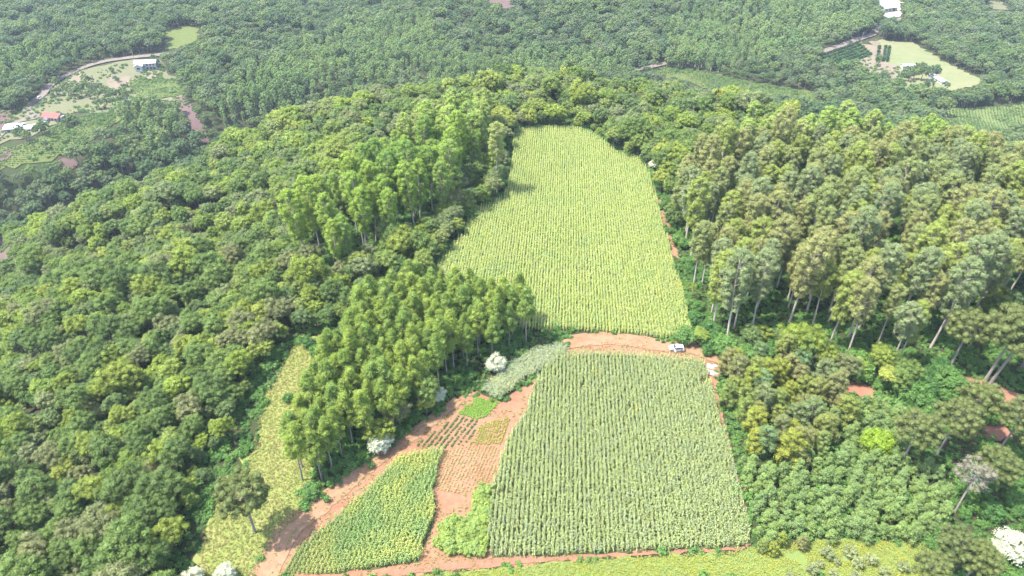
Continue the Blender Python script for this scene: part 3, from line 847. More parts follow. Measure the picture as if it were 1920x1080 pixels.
# lone eucalyptus at the corner of the corn
p = at(932, 362)
plant('euc', 'eucalyptus_tree', S_euc[1], p.x, p.y, 1.0, 1.0, 'lone eucalyptus standing proud at the stepped corner of the upper corn', 'tree')
# pine stand
x, y = grid_points(W['pines'], 3.7, .3)
d1 = line_dist(x, y, [(572, 935), (600, 908), (700, 848), (790, 770), (860, 712), (930, 672), (1012, 636)])
d2 = line_dist(x, y, [(660, 640), (620, 720), (590, 800), (562, 890)])
for i in range(len(x)):
    sc_ = rng.uniform(.82, 1.1); tall = 'tall' if sc_ > .96 else 'shorter'
    place = 'in the front row facing the dirt track' if d1[i] < 4.2 else ('on the side of the pale grass strip' if d2[i] < 5 else 'inside the stand')
    plant('pine', 'pine_tree', S_pine[int(rng.integers(5))], x[i], y[i], rng.uniform(0, 6.28), sc_,
          '%s slender grey trunked pine %s' % (tall, place), 'tree', 'pine stand on the ridge', tilt=(rng.normal() * .02, rng.normal() * .02))
# young mixed stand
x, y = grid_points(W['young'], 4.3, .35)
k = ~blocked(x, y, 8, [PX['lower_corn']], (0,))
x, y = x[k], y[k]
dy = line_dist(x, y, [(1345, 700), (1365, 790), (1400, 860)])
for i in range(len(x)):
    plant('young', 'young_tree', S_young[int(rng.integers(4))], x[i], y[i], rng.uniform(0, 6.28), rng.uniform(.6, 1.0),
          'young bushy tree %s of the mixed stand right of the corn' % ('at the corn edge' if dy[i] < 6 else 'in the middle' if dy[i] < 16 else 'on the thicket side'), 'tree', 'young mixed stand beside the lower corn')
# acacia thicket
x, y = grid_points(W['acacia'], 2.35, .35)
da = line_dist(x, y, [(1385, 872), (1406, 950), (1418, 1022)]); dg = line_dist(x, y, [(1418, 1022), (1700, 1020)]); dy = line_dist(x, y, [(1400, 870), (1480, 880), (1570, 850), (1600, 760)])
for i in range(len(x)):
    place = 'along the edge of the lower corn' if da[i] < 5 else ('facing the golden grass strip' if dg[i] < 6 else ('under the young mixed stand' if dy[i] < 6 else 'in the middle of the thicket'))
    sc_ = rng.uniform(.65, 1.15); tall = 'tall' if sc_ > .98 else ('short' if sc_ < .8 else 'medium')
    plant('acacia', 'acacia_sapling', S_acacia[int(rng.integers(4))], x[i], y[i], rng.uniform(0, 6.28), sc_,
          '%s feathery acacia sapling %s' % (tall, place), 'sapling', 'acacia thicket')

# umbrella pines (araucaria)
AR = [((478, 998), 0, 1.08, 'lone umbrella pine standing in the grass strip at the forest edge', (-.02, -.05)),
      ((1685, 878), 1, 1.0, 'umbrella pine with clear leaning trunk at the edge of the acacia thicket', (0, .03)),
      ((1757, 852), 2, 1.0, 'umbrella pine with half hidden trunk behind the leaning one', None),
      ((1808, 815), 0, .95, 'umbrella pine with dark trunk against the red clearing', None),
      ((1868, 850), 1, 1.0, 'umbrella pine with wide flat crown beside the red clearing', None),
      ((1830, 935), 2, .9, 'umbrella pine with grey spoke branches showing through its crown', None),
      ((1918, 900), 0, .9, 'umbrella pine with bare lower branches beside the silver tree', None),
      ((1845, 716), 1, 1.45, 'big umbrella pine with twin pale trunks at the upper edge of the clearing', (0, .05)),
      ((1856, 720), 2, 1.35, 'second trunk of the umbrella pine pair at the clearing', (0, .08)),
      ((1915, 690), 0, 1.3, 'tall umbrella pine beside the twin trunk pair', None),
      ((1780, 690), 2, 1.1, 'dark umbrella pine between the eucalyptus and the clearing', None),
      ((1760, 1075), 1, .75, 'low umbrella pine above the golden grass strip', None),
      ((1800, 1098), 2, .75, 'low umbrella pine beside the white flowering tree', None),
      ((1720, 1110), 0, .7, 'small umbrella pine at the end of the golden grass strip', None)]
for (q, vi, sc, lab, tl) in AR:
    p = at(*q)
    plant('arau', 'umbrella_pine', S_arau[vi], p.x, p.y, rng.uniform(0, 6), sc, lab, 'tree', 'umbrella pines', tilt=tl or (rng.normal() * .02, rng.normal() * .02))
p = at(1790, 960)
plant('arau', 'umbrella_pine', S_arau_bare[0], p.x, p.y, 1.2, .85, 'half dead grey umbrella pine with bare white branches', 'tree', 'umbrella pines', tilt=(.02, .12))

# silver trees
SV = [((714, 846), 1.15, 'silver leaved tree at the foot of the pine stand beside the track'), ((930, 696), 1.1, 'silver leaved tree between the pines and the cane strip'),
      ((822, 752), .85, 'silver leaved shrub tree in the middle of the pine edge'), ((1886, 1044), 1.45, 'large white flowering tree below the umbrella pines'),
      ((428, 1090), .9, 'pale silver tree at the lower end of the forest edge'), ((368, 1092), .8, 'pale silver tree beside the lone umbrella pine slope'),
      ((1034, 218), 1.1, 'silver tree in the forest edge beyond the upper corn'), ((1158, 268), .9, 'silver tree touching the rounded corner of the upper corn'),
      ((1245, 280), 1.0, 'silver tree in the scrub right of the upper corn end'), ((1225, 318), .9, 'small silver tree beside the right edge of the upper corn'), ((945, 250), .9, 'silver tree between eucalyptus belt and far corn end')]
for i, (q, sc, lab) in enumerate(SV):
    p = at(*q)
    plant('silver', 'silver_tree', S_silver[i % 2], p.x, p.y, rng.uniform(0, 6), sc, lab, 'tree', 'silver leaved trees')
p = at(1636, 852)
plant('lime', 'round_tree', S_lime[0], p.x, p.y, 0, 1.15, 'round lime green tree in the acacia thicket', 'tree')

# shrubs along stand edges
SVW = [tuple(at(*q_[0])[:2]) for q_ in SV]
def edge_shrubs(pp, n, spread, s0, s1, label, group, mat=None):
    w = smooth_line(wpoly(pp), 1.0)
    for _ in range(n):
        q = w[int(rng.integers(len(w)))] + rng.normal(size=2) * spread
        if any(inpoly(q[0], q[1], W[kk]) for kk in ('clearing', 'clearing2', 'clearing3')) or any((q[0] - s_[0]) ** 2 + (q[1] - s_[1]) ** 2 < 12 for s_ in SVW): continue
        plant('shrub', 'shrub', S_shrub[int(rng.integers(4))], q[0], q[1], rng.uniform(0, 6), rng.uniform(s0, s1), label, 'shrub', group, leafmat=mat)
edge_shrubs([(570, 935), (640, 888), (720, 832), (830, 742), (900, 690)], 30, 1.0, .4, .8, 'dark green shrub under the front row of pines', 'shrubs at the pine edge')
edge_shrubs([(600, 545), (700, 500), (780, 470), (850, 430), (868, 400)], 56, 3.0, .7, 1.5, 'dark green shrub at the foot of the left eucalyptus belt', 'shrubs below the left eucalyptus')
edge_shrubs([(1310, 650), (1400, 668), (1500, 670), (1600, 710), (1700, 735), (1760, 700)], 76, 2.5, .8, 1.7, 'dark green shrub at the foot of the eucalyptus plantation', 'shrubs below the plantation')
edge_shrubs([(1230, 330), (1255, 400), (1290, 520), (1310, 620)], 34, 1.6, .6, 1.2, 'shrub between the upper corn and the plantation', 'shrubs along the right corn edge')
edge_shrubs([(1640, 780), (1800, 760), (1900, 830), (1880, 960), (1800, 1000)], 56, 6.0, .5, 1.2, 'shrub growing between the umbrella pines', 'shrubs among the umbrella pines')
edge_shrubs([(520, 780), (600, 640), (660, 590)], 8, 1.5, .5, 1.0, 'shrub along the grass strip behind the pines', 'shrubs along the grass strip')
for q in [(1548, 1046), (1568, 1058), (1590, 1040), (1605, 1062), (1630, 1055), (1560, 1080), (1520, 1075), (1480, 1085), (1655, 1078), (1600, 1085), (1690, 1068), (1535, 1062)]:
    p = at(*q)
    plant('pale', 'pale_bush', S_pale[int(rng.integers(2))], p.x, p.y, rng.uniform(0, 6), rng.uniform(.8, 1.4), 'small pale green bush dotted in the golden grass', 'bush', 'pale bushes in the golden grass')
for q in [(1425, 1035), (1460, 1025), (1500, 1030), (1445, 1040)]:
    p = at(*q)
    plant('young', 'young_tree', S_young[int(rng.integers(4))], p.x, p.y, rng.uniform(0, 6), .38, 'short bushy young tree where the thicket meets the golden grass', 'tree', 'young trees above the golden grass')
# cassava clump
PX['cassava'] = [(815, 1020), (830, 985), (880, 975), (890, 940), (905, 915), (925, 920), (915, 975), (912, 1030), (905, 1048), (850, 1048)]
W['cassava'] = wpoly(PX['cassava'])
x, y = grid_points(W['cassava'], 1.25, .35)
print('cassava', len(x))
for i in range(len(x)):
    plant('cassava', 'cassava_plant', S_cassava[int(rng.integers(3))], x[i], y[i], rng.uniform(0, 6), rng.uniform(.7, 1.15), 'bushy light green cassava plant in the clump beside the lower corn', 'plant', 'cassava clump', trunk='stem', crown='leaves')

# ------------------------------------------------------------------ broadleaf forest
vis = []
ALLW = W_RIDGE + [W[k] for k in ('pines', 'euc_left', 'euc_right', 'young', 'acacia', 'cane')]
# (a) forest on the ridge slopes
def forest_pts(x0, x1, y0, y1, sp):
    return grid_points([(x0, y0), (x1, y0), (x1, y1), (x0, y1)], sp, .42)
x, y = forest_pts(-420, 330, 55, 395, 4.2)
ye = np.interp(x, [-700, -320, -227, -165, -57, 30, 100, 150, 220, 500], [120, 190, 262, 306, 322, 345, 308, 268, 215, 120])
k = (y < ye + 45) & in_view(x, y, 12)
for w in ALLW: k &= ~inpoly(x, y, w)
x, y = x[k], y[k]
k = ~blocked(x, y, 10.5, OPEN_RIDGE + VAL, (0, .5, 1.)) & ~((np.abs(x) < 64) & (y < 82))
for dx in (-3.2, 3.2): k &= ~blocked(x + dx, y, 9, OPEN_RIDGE, (.4, .8))
for dx in (3, 5): k &= ~blocked(x + dx, y, 8, [PX['grass_left']], (0, .5, 1))
k &= ~((x > -20) & (x < 30) & (y > 110) & (y < 160))
k &= ~(inpoly(x, y, W['arau_zone']) | ((x > 46) & (y < 118)))
x, y = x[k], y[k]
z = height(x, y)
hs = .42 + .48 * vnoise(x / 18 + 5, y / 18) + rng.normal(size=len(x)) * .17
# lower growth where the umbrella pines stand
hs = np.where(inpoly(x, y, W['arau_zone']), hs * .42, hs)
hs = np.clip(hs, .34, 1.4)
px, py, dep = project(np.column_stack([x, y, z + 8]))
order = np.argsort(np.where((px > -40) & (px < 1960) & (py < 1110), dep / hs, 1e9))
near = order[:300]; rest = order[300:]
print('ridge forest', len(x))
ds = line_dist(x, y, [(375, 1100), (396, 1000), (425, 940), (488, 850), (506, 740), (560, 655)])
for i in near:
    ti = int(rng.choice(5, p=[.28, .30, .17, .15, .10])); size = 'large' if hs[i] > .82 else ('medium' if hs[i] > .6 else 'small')
    if x[i] < 0:
        place = 'at the edge of the pale grass strip' if ds[i] < 14 else ('on the upper forest slope left of the pines' if ds[i] < 40 else 'low on the forest slope left of the pines')
        grp = 'broadleaf trees on the left slope'
    else: place, grp = 'in the wood between plantation and umbrella pines', 'broadleaf trees on the right side'
    plant('broad', 'broadleaf_tree', S_broad[int(rng.integers(8))], x[i], y[i], rng.uniform(0, 6.28), hs[i], '%s %s broadleaf tree %s' % (size, TINTS[ti][0], place), 'tree', grp, tilt=(rng.normal() * .05, rng.normal() * .05), leafmat=M['broad_t%d' % ti])
J_broad = joined(sp_broad, 8, M['bark'], M['broad'], 330, 'broadleaf', hgt=U(9.5, 13.5), rx=U(3.2, 4.8), rz=U(2.6, 3.8), per=80, size=.52, lod=True)
def trees_stuff(name, x, y, hs, meshes, label):
    n = len(x)
    rot = np.column_stack([rng.normal(size=n) * .04, rng.normal(size=n) * .04, rng.uniform(0, 6.28, n)])
    s = np.column_stack([hs * rng.uniform(.9, 1.12, n), hs * rng.uniform(.9, 1.12, n), hs])
    return gn_scatter(name, np.column_stack([x, y, height(x, y)]), rot, s, rng.integers(0, len(meshes), n), meshes, label, 'forest')
trees_stuff('slope_forest', x[rest], y[rest], hs[rest], J_broad, 'dense native forest covering the far part of the ridge slopes')

if len(far_euc):
    J_e2 = joined(sp_euc, 5, M['bark_pale'], M['euc'], 390, 'plantation_eucalyptus', hgt=U(25, 29), R0=U(2.9, 3.8), base=U(.28, .42), nc=70, per=60, size=.46)
    trees_stuff('eucalyptus_plantation', *FE, rng.uniform(.78, 1.04, len(far_euc)), J_e2, 'far rows of the eucalyptus stands beside the upper corn')

# undergrowth covering the floor of the ridge woods
xu, yu = forest_pts(-110, 200, 60, 330, 1.55)
ku = in_view(xu, yu, 2, 20, 20)
for w in W_RIDGE: ku &= ~inpoly(xu, yu, w)
xu, yu = xu[ku], yu[ku]
gu = np.random.default_rng(55)
UG = []
for i in range(4):
    mbu = MB(); leaves(mbu, gu.normal(size=(3, 3)) * [.5, .5, .12] + [0, 0, .3], [.65, .55, .5], 45, .32, gu, zmin=0, squash=.8)
    UG.append(mbu.mesh('undergrowth_plant', [M['shrub']]))
nu = len(xu)
su = np.clip(.55 + 1.3 * vnoise(xu / 7 + 3, yu / 7), .6, 1.9)
gn_scatter('undergrowth', np.column_stack([xu, yu, height(xu, yu)]), np.column_stack([np.zeros(nu), np.zeros(nu), gu.uniform(0, 6.28, nu)]), np.column_stack([su, su, su * gu.uniform(.7, 1.3, nu)]), gu.integers(0, 4, nu), UG, 'low leafy undergrowth under the trees of the ridge', 'undergrowth')

# (b) valley forest
x, y = forest_pts(-760, 800, 260, 960, 5.4)
ye = np.interp(x, [-700, -320, -227, -165, -57, 30, 100, 150, 220, 500], [120, 190, 262, 306, 322, 345, 308, 268, 215, 120])
k = (y >= ye + 45) & in_view(x, y, 11, 120, 60)
x, y = x[k], y[k]
hs = .50 + .55 * vnoise(x / 22 + 8, y / 22) + rng.normal(size=len(x)) * .15
hs = np.clip(hs, .32, 1.25)
k = ~blocked(x, y, 8.5, VAL + ROADPX, (0, .5, 1.))
x, y, hs = x[k], y[k], hs[k]
px, py, _ = project(np.column_stack([x, y, height(x, y)]))
EUCPX = [[(480, 140), (600, 130), (640, 160), (600, 230), (500, 230), (420, 260), (400, 220)], [(640, 60), (800, 40), (830, 100), (760, 170), (650, 170), (560, 120)], [(790, 120), (1180, 110), (1180, 145), (1000, 160), (800, 185)],
         [(1250, 60), (1330, 10), (1480, 0), (1640, 10), (1600, 60), (1480, 115), (1400, 135), (1250, 140)], [(230, 200), (330, 200), (350, 300), (280, 330), (240, 260)], [(-50, 140), (90, 100), (160, 110), (100, 150), (-50, 190)],
         [(640, -60), (920, -60), (900, 20), (660, 20)]]
ek = np.zeros(len(x), bool)
for p in EUCPX: ek |= inpoly(px, py, p)
ek &= rng.random(len(x)) < .85
print('valley forest', len(x), ek.sum())
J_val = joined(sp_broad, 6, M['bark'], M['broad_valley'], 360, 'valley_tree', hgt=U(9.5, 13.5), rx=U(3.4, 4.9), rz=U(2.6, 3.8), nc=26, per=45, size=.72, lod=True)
J_euc = joined(sp_euc, 4, M['bark_pale'], M['euc_far'], 380, 'valley_eucalyptus', hgt=U(13, 17), R0=U(2.0, 2.8), base=.22, nc=34, per=36, size=.62)
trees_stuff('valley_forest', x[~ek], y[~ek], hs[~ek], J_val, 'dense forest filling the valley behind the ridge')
trees_stuff('valley_eucalyptus_stand', x[ek], y[ek], hs[ek] * .95 + .1, J_euc, 'taller pale eucalyptus stands in the valley')

# ------------------------------------------------------------------ garden trees around the valley houses, orchard rows
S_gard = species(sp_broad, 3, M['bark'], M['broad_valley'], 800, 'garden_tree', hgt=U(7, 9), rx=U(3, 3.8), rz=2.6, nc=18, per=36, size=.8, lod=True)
def garden(pts, label, group, s=(.7, 1.1)):
    for q in pts:
        p = at(*q)
        plant('g', 'garden_tree', S_gard[int(rng.integers(3))], p.x, p.y, rng.uniform(0, 6), rng.uniform(*s), label, 'tree', group)
G1 = [(163, 160), (172, 158), (165, 172), (178, 176), (190, 172), (198, 180), (185, 188), (170, 186), (155, 182), (142, 186), (130, 180), (210, 190), (222, 186), (232, 182), (238, 174), (228, 196), (214, 202), (200, 205), (188, 206), (240, 190), (110, 170), (108, 180)]
garden(G1, 'dark garden tree in the grove between the two valley houses', 'garden grove trees')
garden([(212, 138), (218, 152), (222, 155)], 'small round tree on the lawn below the valley road', 'lawn trees', (.5, .7))
garden([(80, 252), (88, 256), (74, 254), (132, 236), (140, 234), (128, 240)], 'dark tree beside the red roofed house', 'trees beside the red roofed house', (.8, 1.2))
garden([(42, 258), (50, 264), (56, 268), (36, 256), (88, 280)], 'dark tree below the white roofed shed', 'trees below the white roofed shed', (.6, .9))
garden([(290, 118), (296, 122)], 'tree at the gable of the white valley house', 'trees at the white house', (.7, .8))
garden([(1690, 152), (1696, 146), (1704, 142), (1712, 140), (1720, 136), (1728, 134), (1736, 138), (1742, 144), (1748, 150), (1738, 152), (1726, 152), (1712, 150), (1702, 154), (1686, 158), (1752, 138)], 'dark tree in the clump between the white sheds', 'trees between the white sheds', (.8, 1.2))
garden([(1732, 172), (1738, 174), (1726, 174)], 'dark tree in the pale meadow below the sheds', 'meadow trees', (.9, 1.1))
garden([(1772, 172), (1656, 142), (1644, 132), (1645, 122), (1648, 116)], 'lone tree at the edge of the pale meadow', 'meadow edge trees', (.5, .8))
S_orch = species(sp_round, 2, M['bark'], M['orchard'], 840, 'orchard_tree', hgt=2.6, rx=1.5, nc=8, per=30, size=.6)
def row(a, b, n, label, group):
    A = at(*a); B = at(*b)
    for i in range(n):
        q = A.lerp(B, (i + rng.uniform(-.15, .15)) / max(n - 1, 1))
        plant('o', 'orchard_tree', S_orch[int(rng.integers(2))], q.x, q.y, rng.uniform(0, 6), rng.uniform(.8, 1.1), label, 'tree', group)
for k in range(6):
    a = (1534 + k * 9, 108 + k * 3.2); b = (1606 + k * 5, 83 + k * 4.2)
    row(a, b, 18, 'small dark bush in the curved orchard rows beside the valley road', 'orchard rows')
for k, xx in enumerate((1648, 1660, 1667)):
    row((xx, 90), (xx - 4, 116), 9, 'small dark bush in the straight orchard rows on the pale meadow', 'short orchard rows')

# ------------------------------------------------------------------ crops
def corn_mesh(g, leafm, n=8, h=2.15):
    mb = MB()
    lean = g.normal(size=2) * .06
    tube(mb, [(0, 0, 0), (lean[0] * .4, lean[1] * .4, h * .5), (lean[0], lean[1], h * .92)], [.03, .025, .012], 3, 0, cap=False)
    for i in range(n):
        z = h * (.16 + .74 * i / (n - 1)); a = g.uniform(0, 6.28) if i % 2 == 0 else a + 3.14 + g.normal() * .35
        L = g.uniform(.40, .62) * (1.0 if i < n - 2 else .7); w = .075
        d = np.array([math.cos(a), math.sin(a), 0]); s = np.array([-d[1], d[0], 0]) * w
        up = np.array([0, 0, 1.0])
        p0 = up * z; p1 = p0 + d * L * .45 + up * L * .42; p2 = p0 + d * L + up * L * (.22 if i > n - 4 else -.1)
        mb.add([p0 - s * .5, p0 + s * .5, p1 - s, p1 + s, p2], [(0, 1, 3, 2)], 0, np.full(1, g.random()))
        mb.add([p1 - s, p1 + s, p2], [(0, 1, 2)], 0, np.full(1, g.random()))
    top = np.array([lean[0], lean[1], h * .9])
    for j in range(3):
        a = j * 2.09 + g.uniform(0, 1); d = np.array([math.cos(a) * .10, math.sin(a) * .12, .42])
        s = np.array([-math.sin(a), math.cos(a), 0]) * .05
        mb.add([top - s, top + s, top + d], [(0, 1, 2)], 1, np.full(1, .5))
    return mb.mesh('corn_plant', [leafm, M['tassel']])

def crop(name, poly, sp, along, rowdir, meshes, label, cat, s=(.85, 1.1), jit=.06, holes=None, thin=0.0, sfun=None):
    x, y = grid_points(poly, sp, jit, rowdir=rowdir, along=along)
    k = rng.random(len(x)) > thin
    if holes is not None: k &= ~holes(x, y)
    x, y = x[k], y[k]
    n = len(x)
    sc = rng.uniform(s[0], s[1], n)
    if sfun is not None: sc = sc * sfun(x, y)
    rot = np.column_stack([rng.normal(size=n) * .07, rng.normal(size=n) * .07, rng.uniform(0, 6.28, n)])
    print(name, n)
    return gn_scatter(name, np.column_stack([x, y, height(x, y)+.1]), rot, np.column_stack([sc, sc, sc]), rng.integers(0, len(meshes), n), meshes, label, cat)

ROW = R(4.0)
g = np.random.default_rng(900)
CM_up = [corn_mesh(g, M['corn']) for _ in range(5)]
CM_lo = [corn_mesh(g, M['corn_low']) for _ in range(5)]
CM_le = [corn_mesh(g, M['corn_left']) for _ in range(4)]
def gaps(x, y): return vnoise(x / 2.2 + 70, y / 2.2 + 20) > .965
crop('corn_field', W['upper_corn'], .86, .34, ROW, CM_up, s=(.75, 1.15), jit=.10, thin=.06, label='long pale green corn field running up the ridge between the tree belts', cat='corn')
crop('corn_field', W['lower_corn'], .92, .27, ROW, CM_lo, 'tall corn field with clear rows in front of the dirt track', 'corn', holes=gaps, s=(.75, 1.15), jit=.10, thin=.05)
def lc_s(x, y):
    a, b, _ = project(np.column_stack([x, y, height(x, y)]))
    return np.clip(.55 + (a - 560) / 380, .45, 1.0)
crop('corn_field', W['left_corn'], .84, .27, R(14), CM_le, 'yellowing corn plot between the track and the cassava clump', 'corn', sfun=lc_s, jit=.09)

def tuft(g, mat, h=.5, n=9, spread=.3, w=.05, arch=.5):
    mb = MB()
    for i in range(n):
        a = g.uniform(0, 6.28); L = h * g.uniform(.6, 1.15)
        d = np.array([math.cos(a), math.sin(a), 0]); s = np.array([-d[1], d[0], 0]) * w
        o = d * spread * g.uniform(0, .7) * (1 if g.random() < .7 else -1)
        p1 = o + d * L * arch * .45 + np.array([0, 0, L * .7]); p2 = o + d * L * arch * 1.1 + np.array([0, 0, L * (.85 - .35 * arch)])
        mb.add([o - s, o + s, p1 - s * .8, p1 + s * .8, p2], [(0, 1, 3, 2)], 0, np.full(1, g.random()))
        mb.add([p1 - s * .8, p1 + s * .8, p2], [(0, 1, 2)], 0, np.full(1, g.random()))
    return mb.mesh('tuft', [mat])
def lowplant(g, mat, r=.3, n=26, size=.2):
    mb = MB()
    leaves(mb, [(0, 0, r * .5)], [r], n, size, g, zmin=0, squash=.8, shell=(.4, 1.1))
    return mb.mesh('low_plant', [mat])

CN = [tuft(g, M['cane'], 2.3, 20, .5, .055, .55) for _ in range(3)]
crop('sugar_cane', W['cane'], .9, .7, R(30), CN, 'strip of grey green arching sugar cane along the pine edge', 'cane', jit=.2)
crop('vegetable_plot', W['bright'], .5, .4, R(20), [lowplant(g, M['veg_bright'], .33) for _ in range(3)], 'small bright green crop plot below the cane strip', 'crop', jit=.2)
crop('vegetable_plot', W['yellow'], .55, .4, R(15), [lowplant(g, M['veg_yellow'], .30) for _ in range(3)], 'small yellowish crop plot beside the lower corn', 'crop', jit=.15, thin=.15)
crop('vegetable_plot', W['dark_rows'], 1.15, .45, R(28), [lowplant(g, M['veg_dark'], .34) for _ in range(3)], 'rows of dark green plants on red soil beside the pine track', 'crop', jit=.07, thin=.12)
crop('vegetable_plot', W['dry_rows'], .75, .34, R(18), [lowplant(g, M['veg_dry'], .22, 18, .16) for _ in range(3)], 'rows of dry yellowish plants on pale red soil', 'crop', jit=.1, thin=.25)
GT = [tuft(g, M['grass'], .55, 12, .4, .05) for _ in range(3)]
GG = [tuft(g, M['grass_gold'], .5, 12, .4, .05) for _ in range(3)]
crop('grass', W['grass_left'], .5, .5, 0., GT, 'pale long grass between the pines and the forest edge', 'grass', s=(.4, 1.2), jit=.4)
crop('grass', W['grass_near'], .45, .45, 0., GG, 'golden grass along the foot of the corn fields', 'grass', s=(.5, 1.3), jit=.35, holes=lambda x, y: vnoise(x / 3, y / 3) > .86)
crop('grass', W['verge'], .6, .6, 0., GT, 'grass on the verge of the track near the car', 'grass', s=(.6, 1.2), jit=.35)
def offroad(x, y):
    r = inpoly(x, y, tp) | inpoly(x, y, tp2) | inpoly(x, y, tp3)
    for k in ('bright', 'yellow', 'dark_rows', 'dry_rows', 'cane', 'lower_corn', 'upper_corn'): r |= inpoly(x, y, W[k])
    return r | (vnoise(x / 4 + 31, y / 4) < .48)
crop('weeds', W['soil'], .8, .8, 0., GT, 'weeds scattered over the bare soil between the plots', 'weeds', s=(.4, 1.0), jit=.4, holes=offroad)

# weeds along the crown and edges of the tracks
WT = []
for L, wd in ((TRACK, 1.7), (TRACK2, 2.1), ([(700, 1084), (800, 1066), (930, 1056), (1150, 1042), (1390, 1030)], .9)):
    q = smooth_line(wpoly(L), .35)
    for s in (0.0, -wd, wd):
        n_ = np.gradient(q, axis=0); n_ = np.stack([-n_[:, 1], n_[:, 0]], 1); n_ /= np.linalg.norm(n_, axis=1)[:, None] + 1e-9
        w_ = q + n_ * s + rng.normal(size=q.shape) * (.22 if s == 0 else .35)
        keep = vnoise(w_[:, 0] / 3.0 + s, w_[:, 1] / 3.0) > (.55 if s == 0 else .35)
        WT.append(w_[keep])
WT = np.concatenate(WT); nw = len(WT); sw = rng.uniform(.3, .8, nw)
gn_scatter('track_weeds', np.column_stack([WT, height(WT[:, 0], WT[:, 1]) + .2]), np.column_stack([np.zeros(nw), np.zeros(nw), rng.uniform(0, 6, nw)]), np.column_stack([sw, sw, sw * .8]), rng.integers(0, 3, nw), GT, 'weeds along the middle and edges of the dirt tracks', 'weeds')
# scrub dotted over the valley clearings
XS, YS = [], []
for jv, pp in enumerate(VAL):
    if jv in (0, 15, 18, 19, 20): continue
    w = wpoly(pp)
    x, y = grid_points(w, 4.2, .45)
    k = vnoise(x / 16 + 40, y / 16) > .56
    XS.append(x[k]); YS.append(y[k])
XS = np.concatenate(XS); YS = np.concatenate(YS); nv = len(XS); sv_ = rng.uniform(.2, .6, nv)
J_scrub = joined(sp_round, 3, M['bark'], M['shrub'], 860, 'scrub_bush', hgt=3.0, rx=2.2, nc=8, per=30, size=.5)
gn_scatter('valley_scrub', np.column_stack([XS, YS, height(XS, YS) + .3]), np.column_stack([np.zeros(nv), np.zeros(nv), rng.uniform(0, 6, nv)]), np.column_stack([sv_ * 1.3, sv_ * 1.3, sv_]), rng.integers(0, 3, nv), J_scrub, 'low scrub dotted over the valley meadows', 'scrub')
# low crops standing on the valley fields
VC = [lowplant(g, M['veg_dark'], .6, 22, .5) for _ in range(3)]
XS, YS = [], []
for j in (2, 3, 14, 18):
    x, y = grid_points(wpoly(VAL[j]), 2.0, .12, rowdir=R(25 + 20 * j), along=1.1)
    XS.append(x); YS.append(y)
XS = np.concatenate(XS); YS = np.concatenate(YS); nv = len(XS); sv_ = rng.uniform(.5, 1.2, nv) * (.5 + vnoise(XS / 12, YS / 12))
gn_scatter('valley_crop', np.column_stack([XS, YS, height(XS, YS) + .35]), np.column_stack([np.zeros(nv), np.zeros(nv), rng.uniform(0, 6, nv)]), np.column_stack([sv_, sv_, sv_]), rng.integers(0, 3, nv), VC, 'low green crop rows on the valley fields', 'crop')
# ------------------------------------------------------------------ buildings
def mesh_box(name, mat, *b):
    mb = MB(); box(mb, *b); return mb.mesh(name, [mat])

def gable(mb, x0, x1, y0, y1, z, rise, over=.5, th=.16, axis='x', mi=0):
    """two pitched slabs, ridge along the given axis"""
    if axis == 'y':
        t = MB(); gable(t, y0, y1, x0, x1, z, rise, over, th, 'x')
        V = np.concatenate(t.v)[:, [1, 0, 2]]
        mb.add(V, np.concatenate(t.f)[:, ::-1], mi); return
    ym = (y0 + y1) / 2; s = rise / (ym - y0)
    a, b = x0 - over, x1 + over
    for sg in (-1, 1):
        ye = ym + sg * ((y1 - y0) / 2 + over); ze = z - over * s
        v = [(a, ye, ze), (b, ye, ze), (b, ym, z + rise), (a, ym, z + rise)]
        v += [(p[0], p[1], p[2] + th) for p in v]
        f = [(0, 1, 2, 3), (4, 7, 6, 5), (0, 4, 5, 1), (1, 5, 6, 2), (2, 6, 7, 3), (3, 7, 4, 0)]
        if sg > 0: f = [q[::-1] for q in f]
        mb.add(v, f, mi)

def walls(mb, x0, x1, y0, y1, z0, z1, rise=0, axis='x', mi=0):
    box(mb, x0, x1, y0, y1, z0, z1, mi)
    if rise:
        if axis == 'x':
            for xx in (x0, x1): mb.add([(xx, y0, z1), (xx, y1, z1), (xx, (y0 + y1) / 2, z1 + rise)], [(0, 1, 2)], mi)
        else:
            for yy in (y0, y1): mb.add([(x0, yy, z1), (x1, yy, z1), ((x0 + x1) / 2, yy, z1 + rise)], [(0, 1, 2)], mi)

def house(name, px, rz, label, parts, cat='house', sink=.6):
    p = at(*px)
    root = empty(name, (p.x, p.y, p.z), rz)
    tag(root, label, cat)
    for kind, mat, fn in parts:
        mb = MB(); fn(mb)
        o = link(kind, mb.mesh(kind, [M[mat]]), root)
        if kind == 'window':
            V = np.concatenate(mb.v); a = V.min(0); b = V.max(0)
            f = MB(); box(f, a[0] - .12, b[0] + .12, a[1] - .02, b[1] + .10, a[2] - .14, a[2] - .02)
            link('sill', f.mesh('sill', [M['concrete']]), o)
    return root

def win(x0, x1, y, z0, z1): return ('window', 'glass', lambda m: box(m, x0, x1, y - .06, y + .05, z0, z1))
def winx(x, y0, y1, z0, z1): return ('window', 'glass', lambda m: box(m, x - .05, x + .05, y0, y1, z0, z1))
def door(x0, x1, y, z1): return ('door', 'wood', lambda m: box(m, x0, x1, y - .07, y + .05, 0, z1))

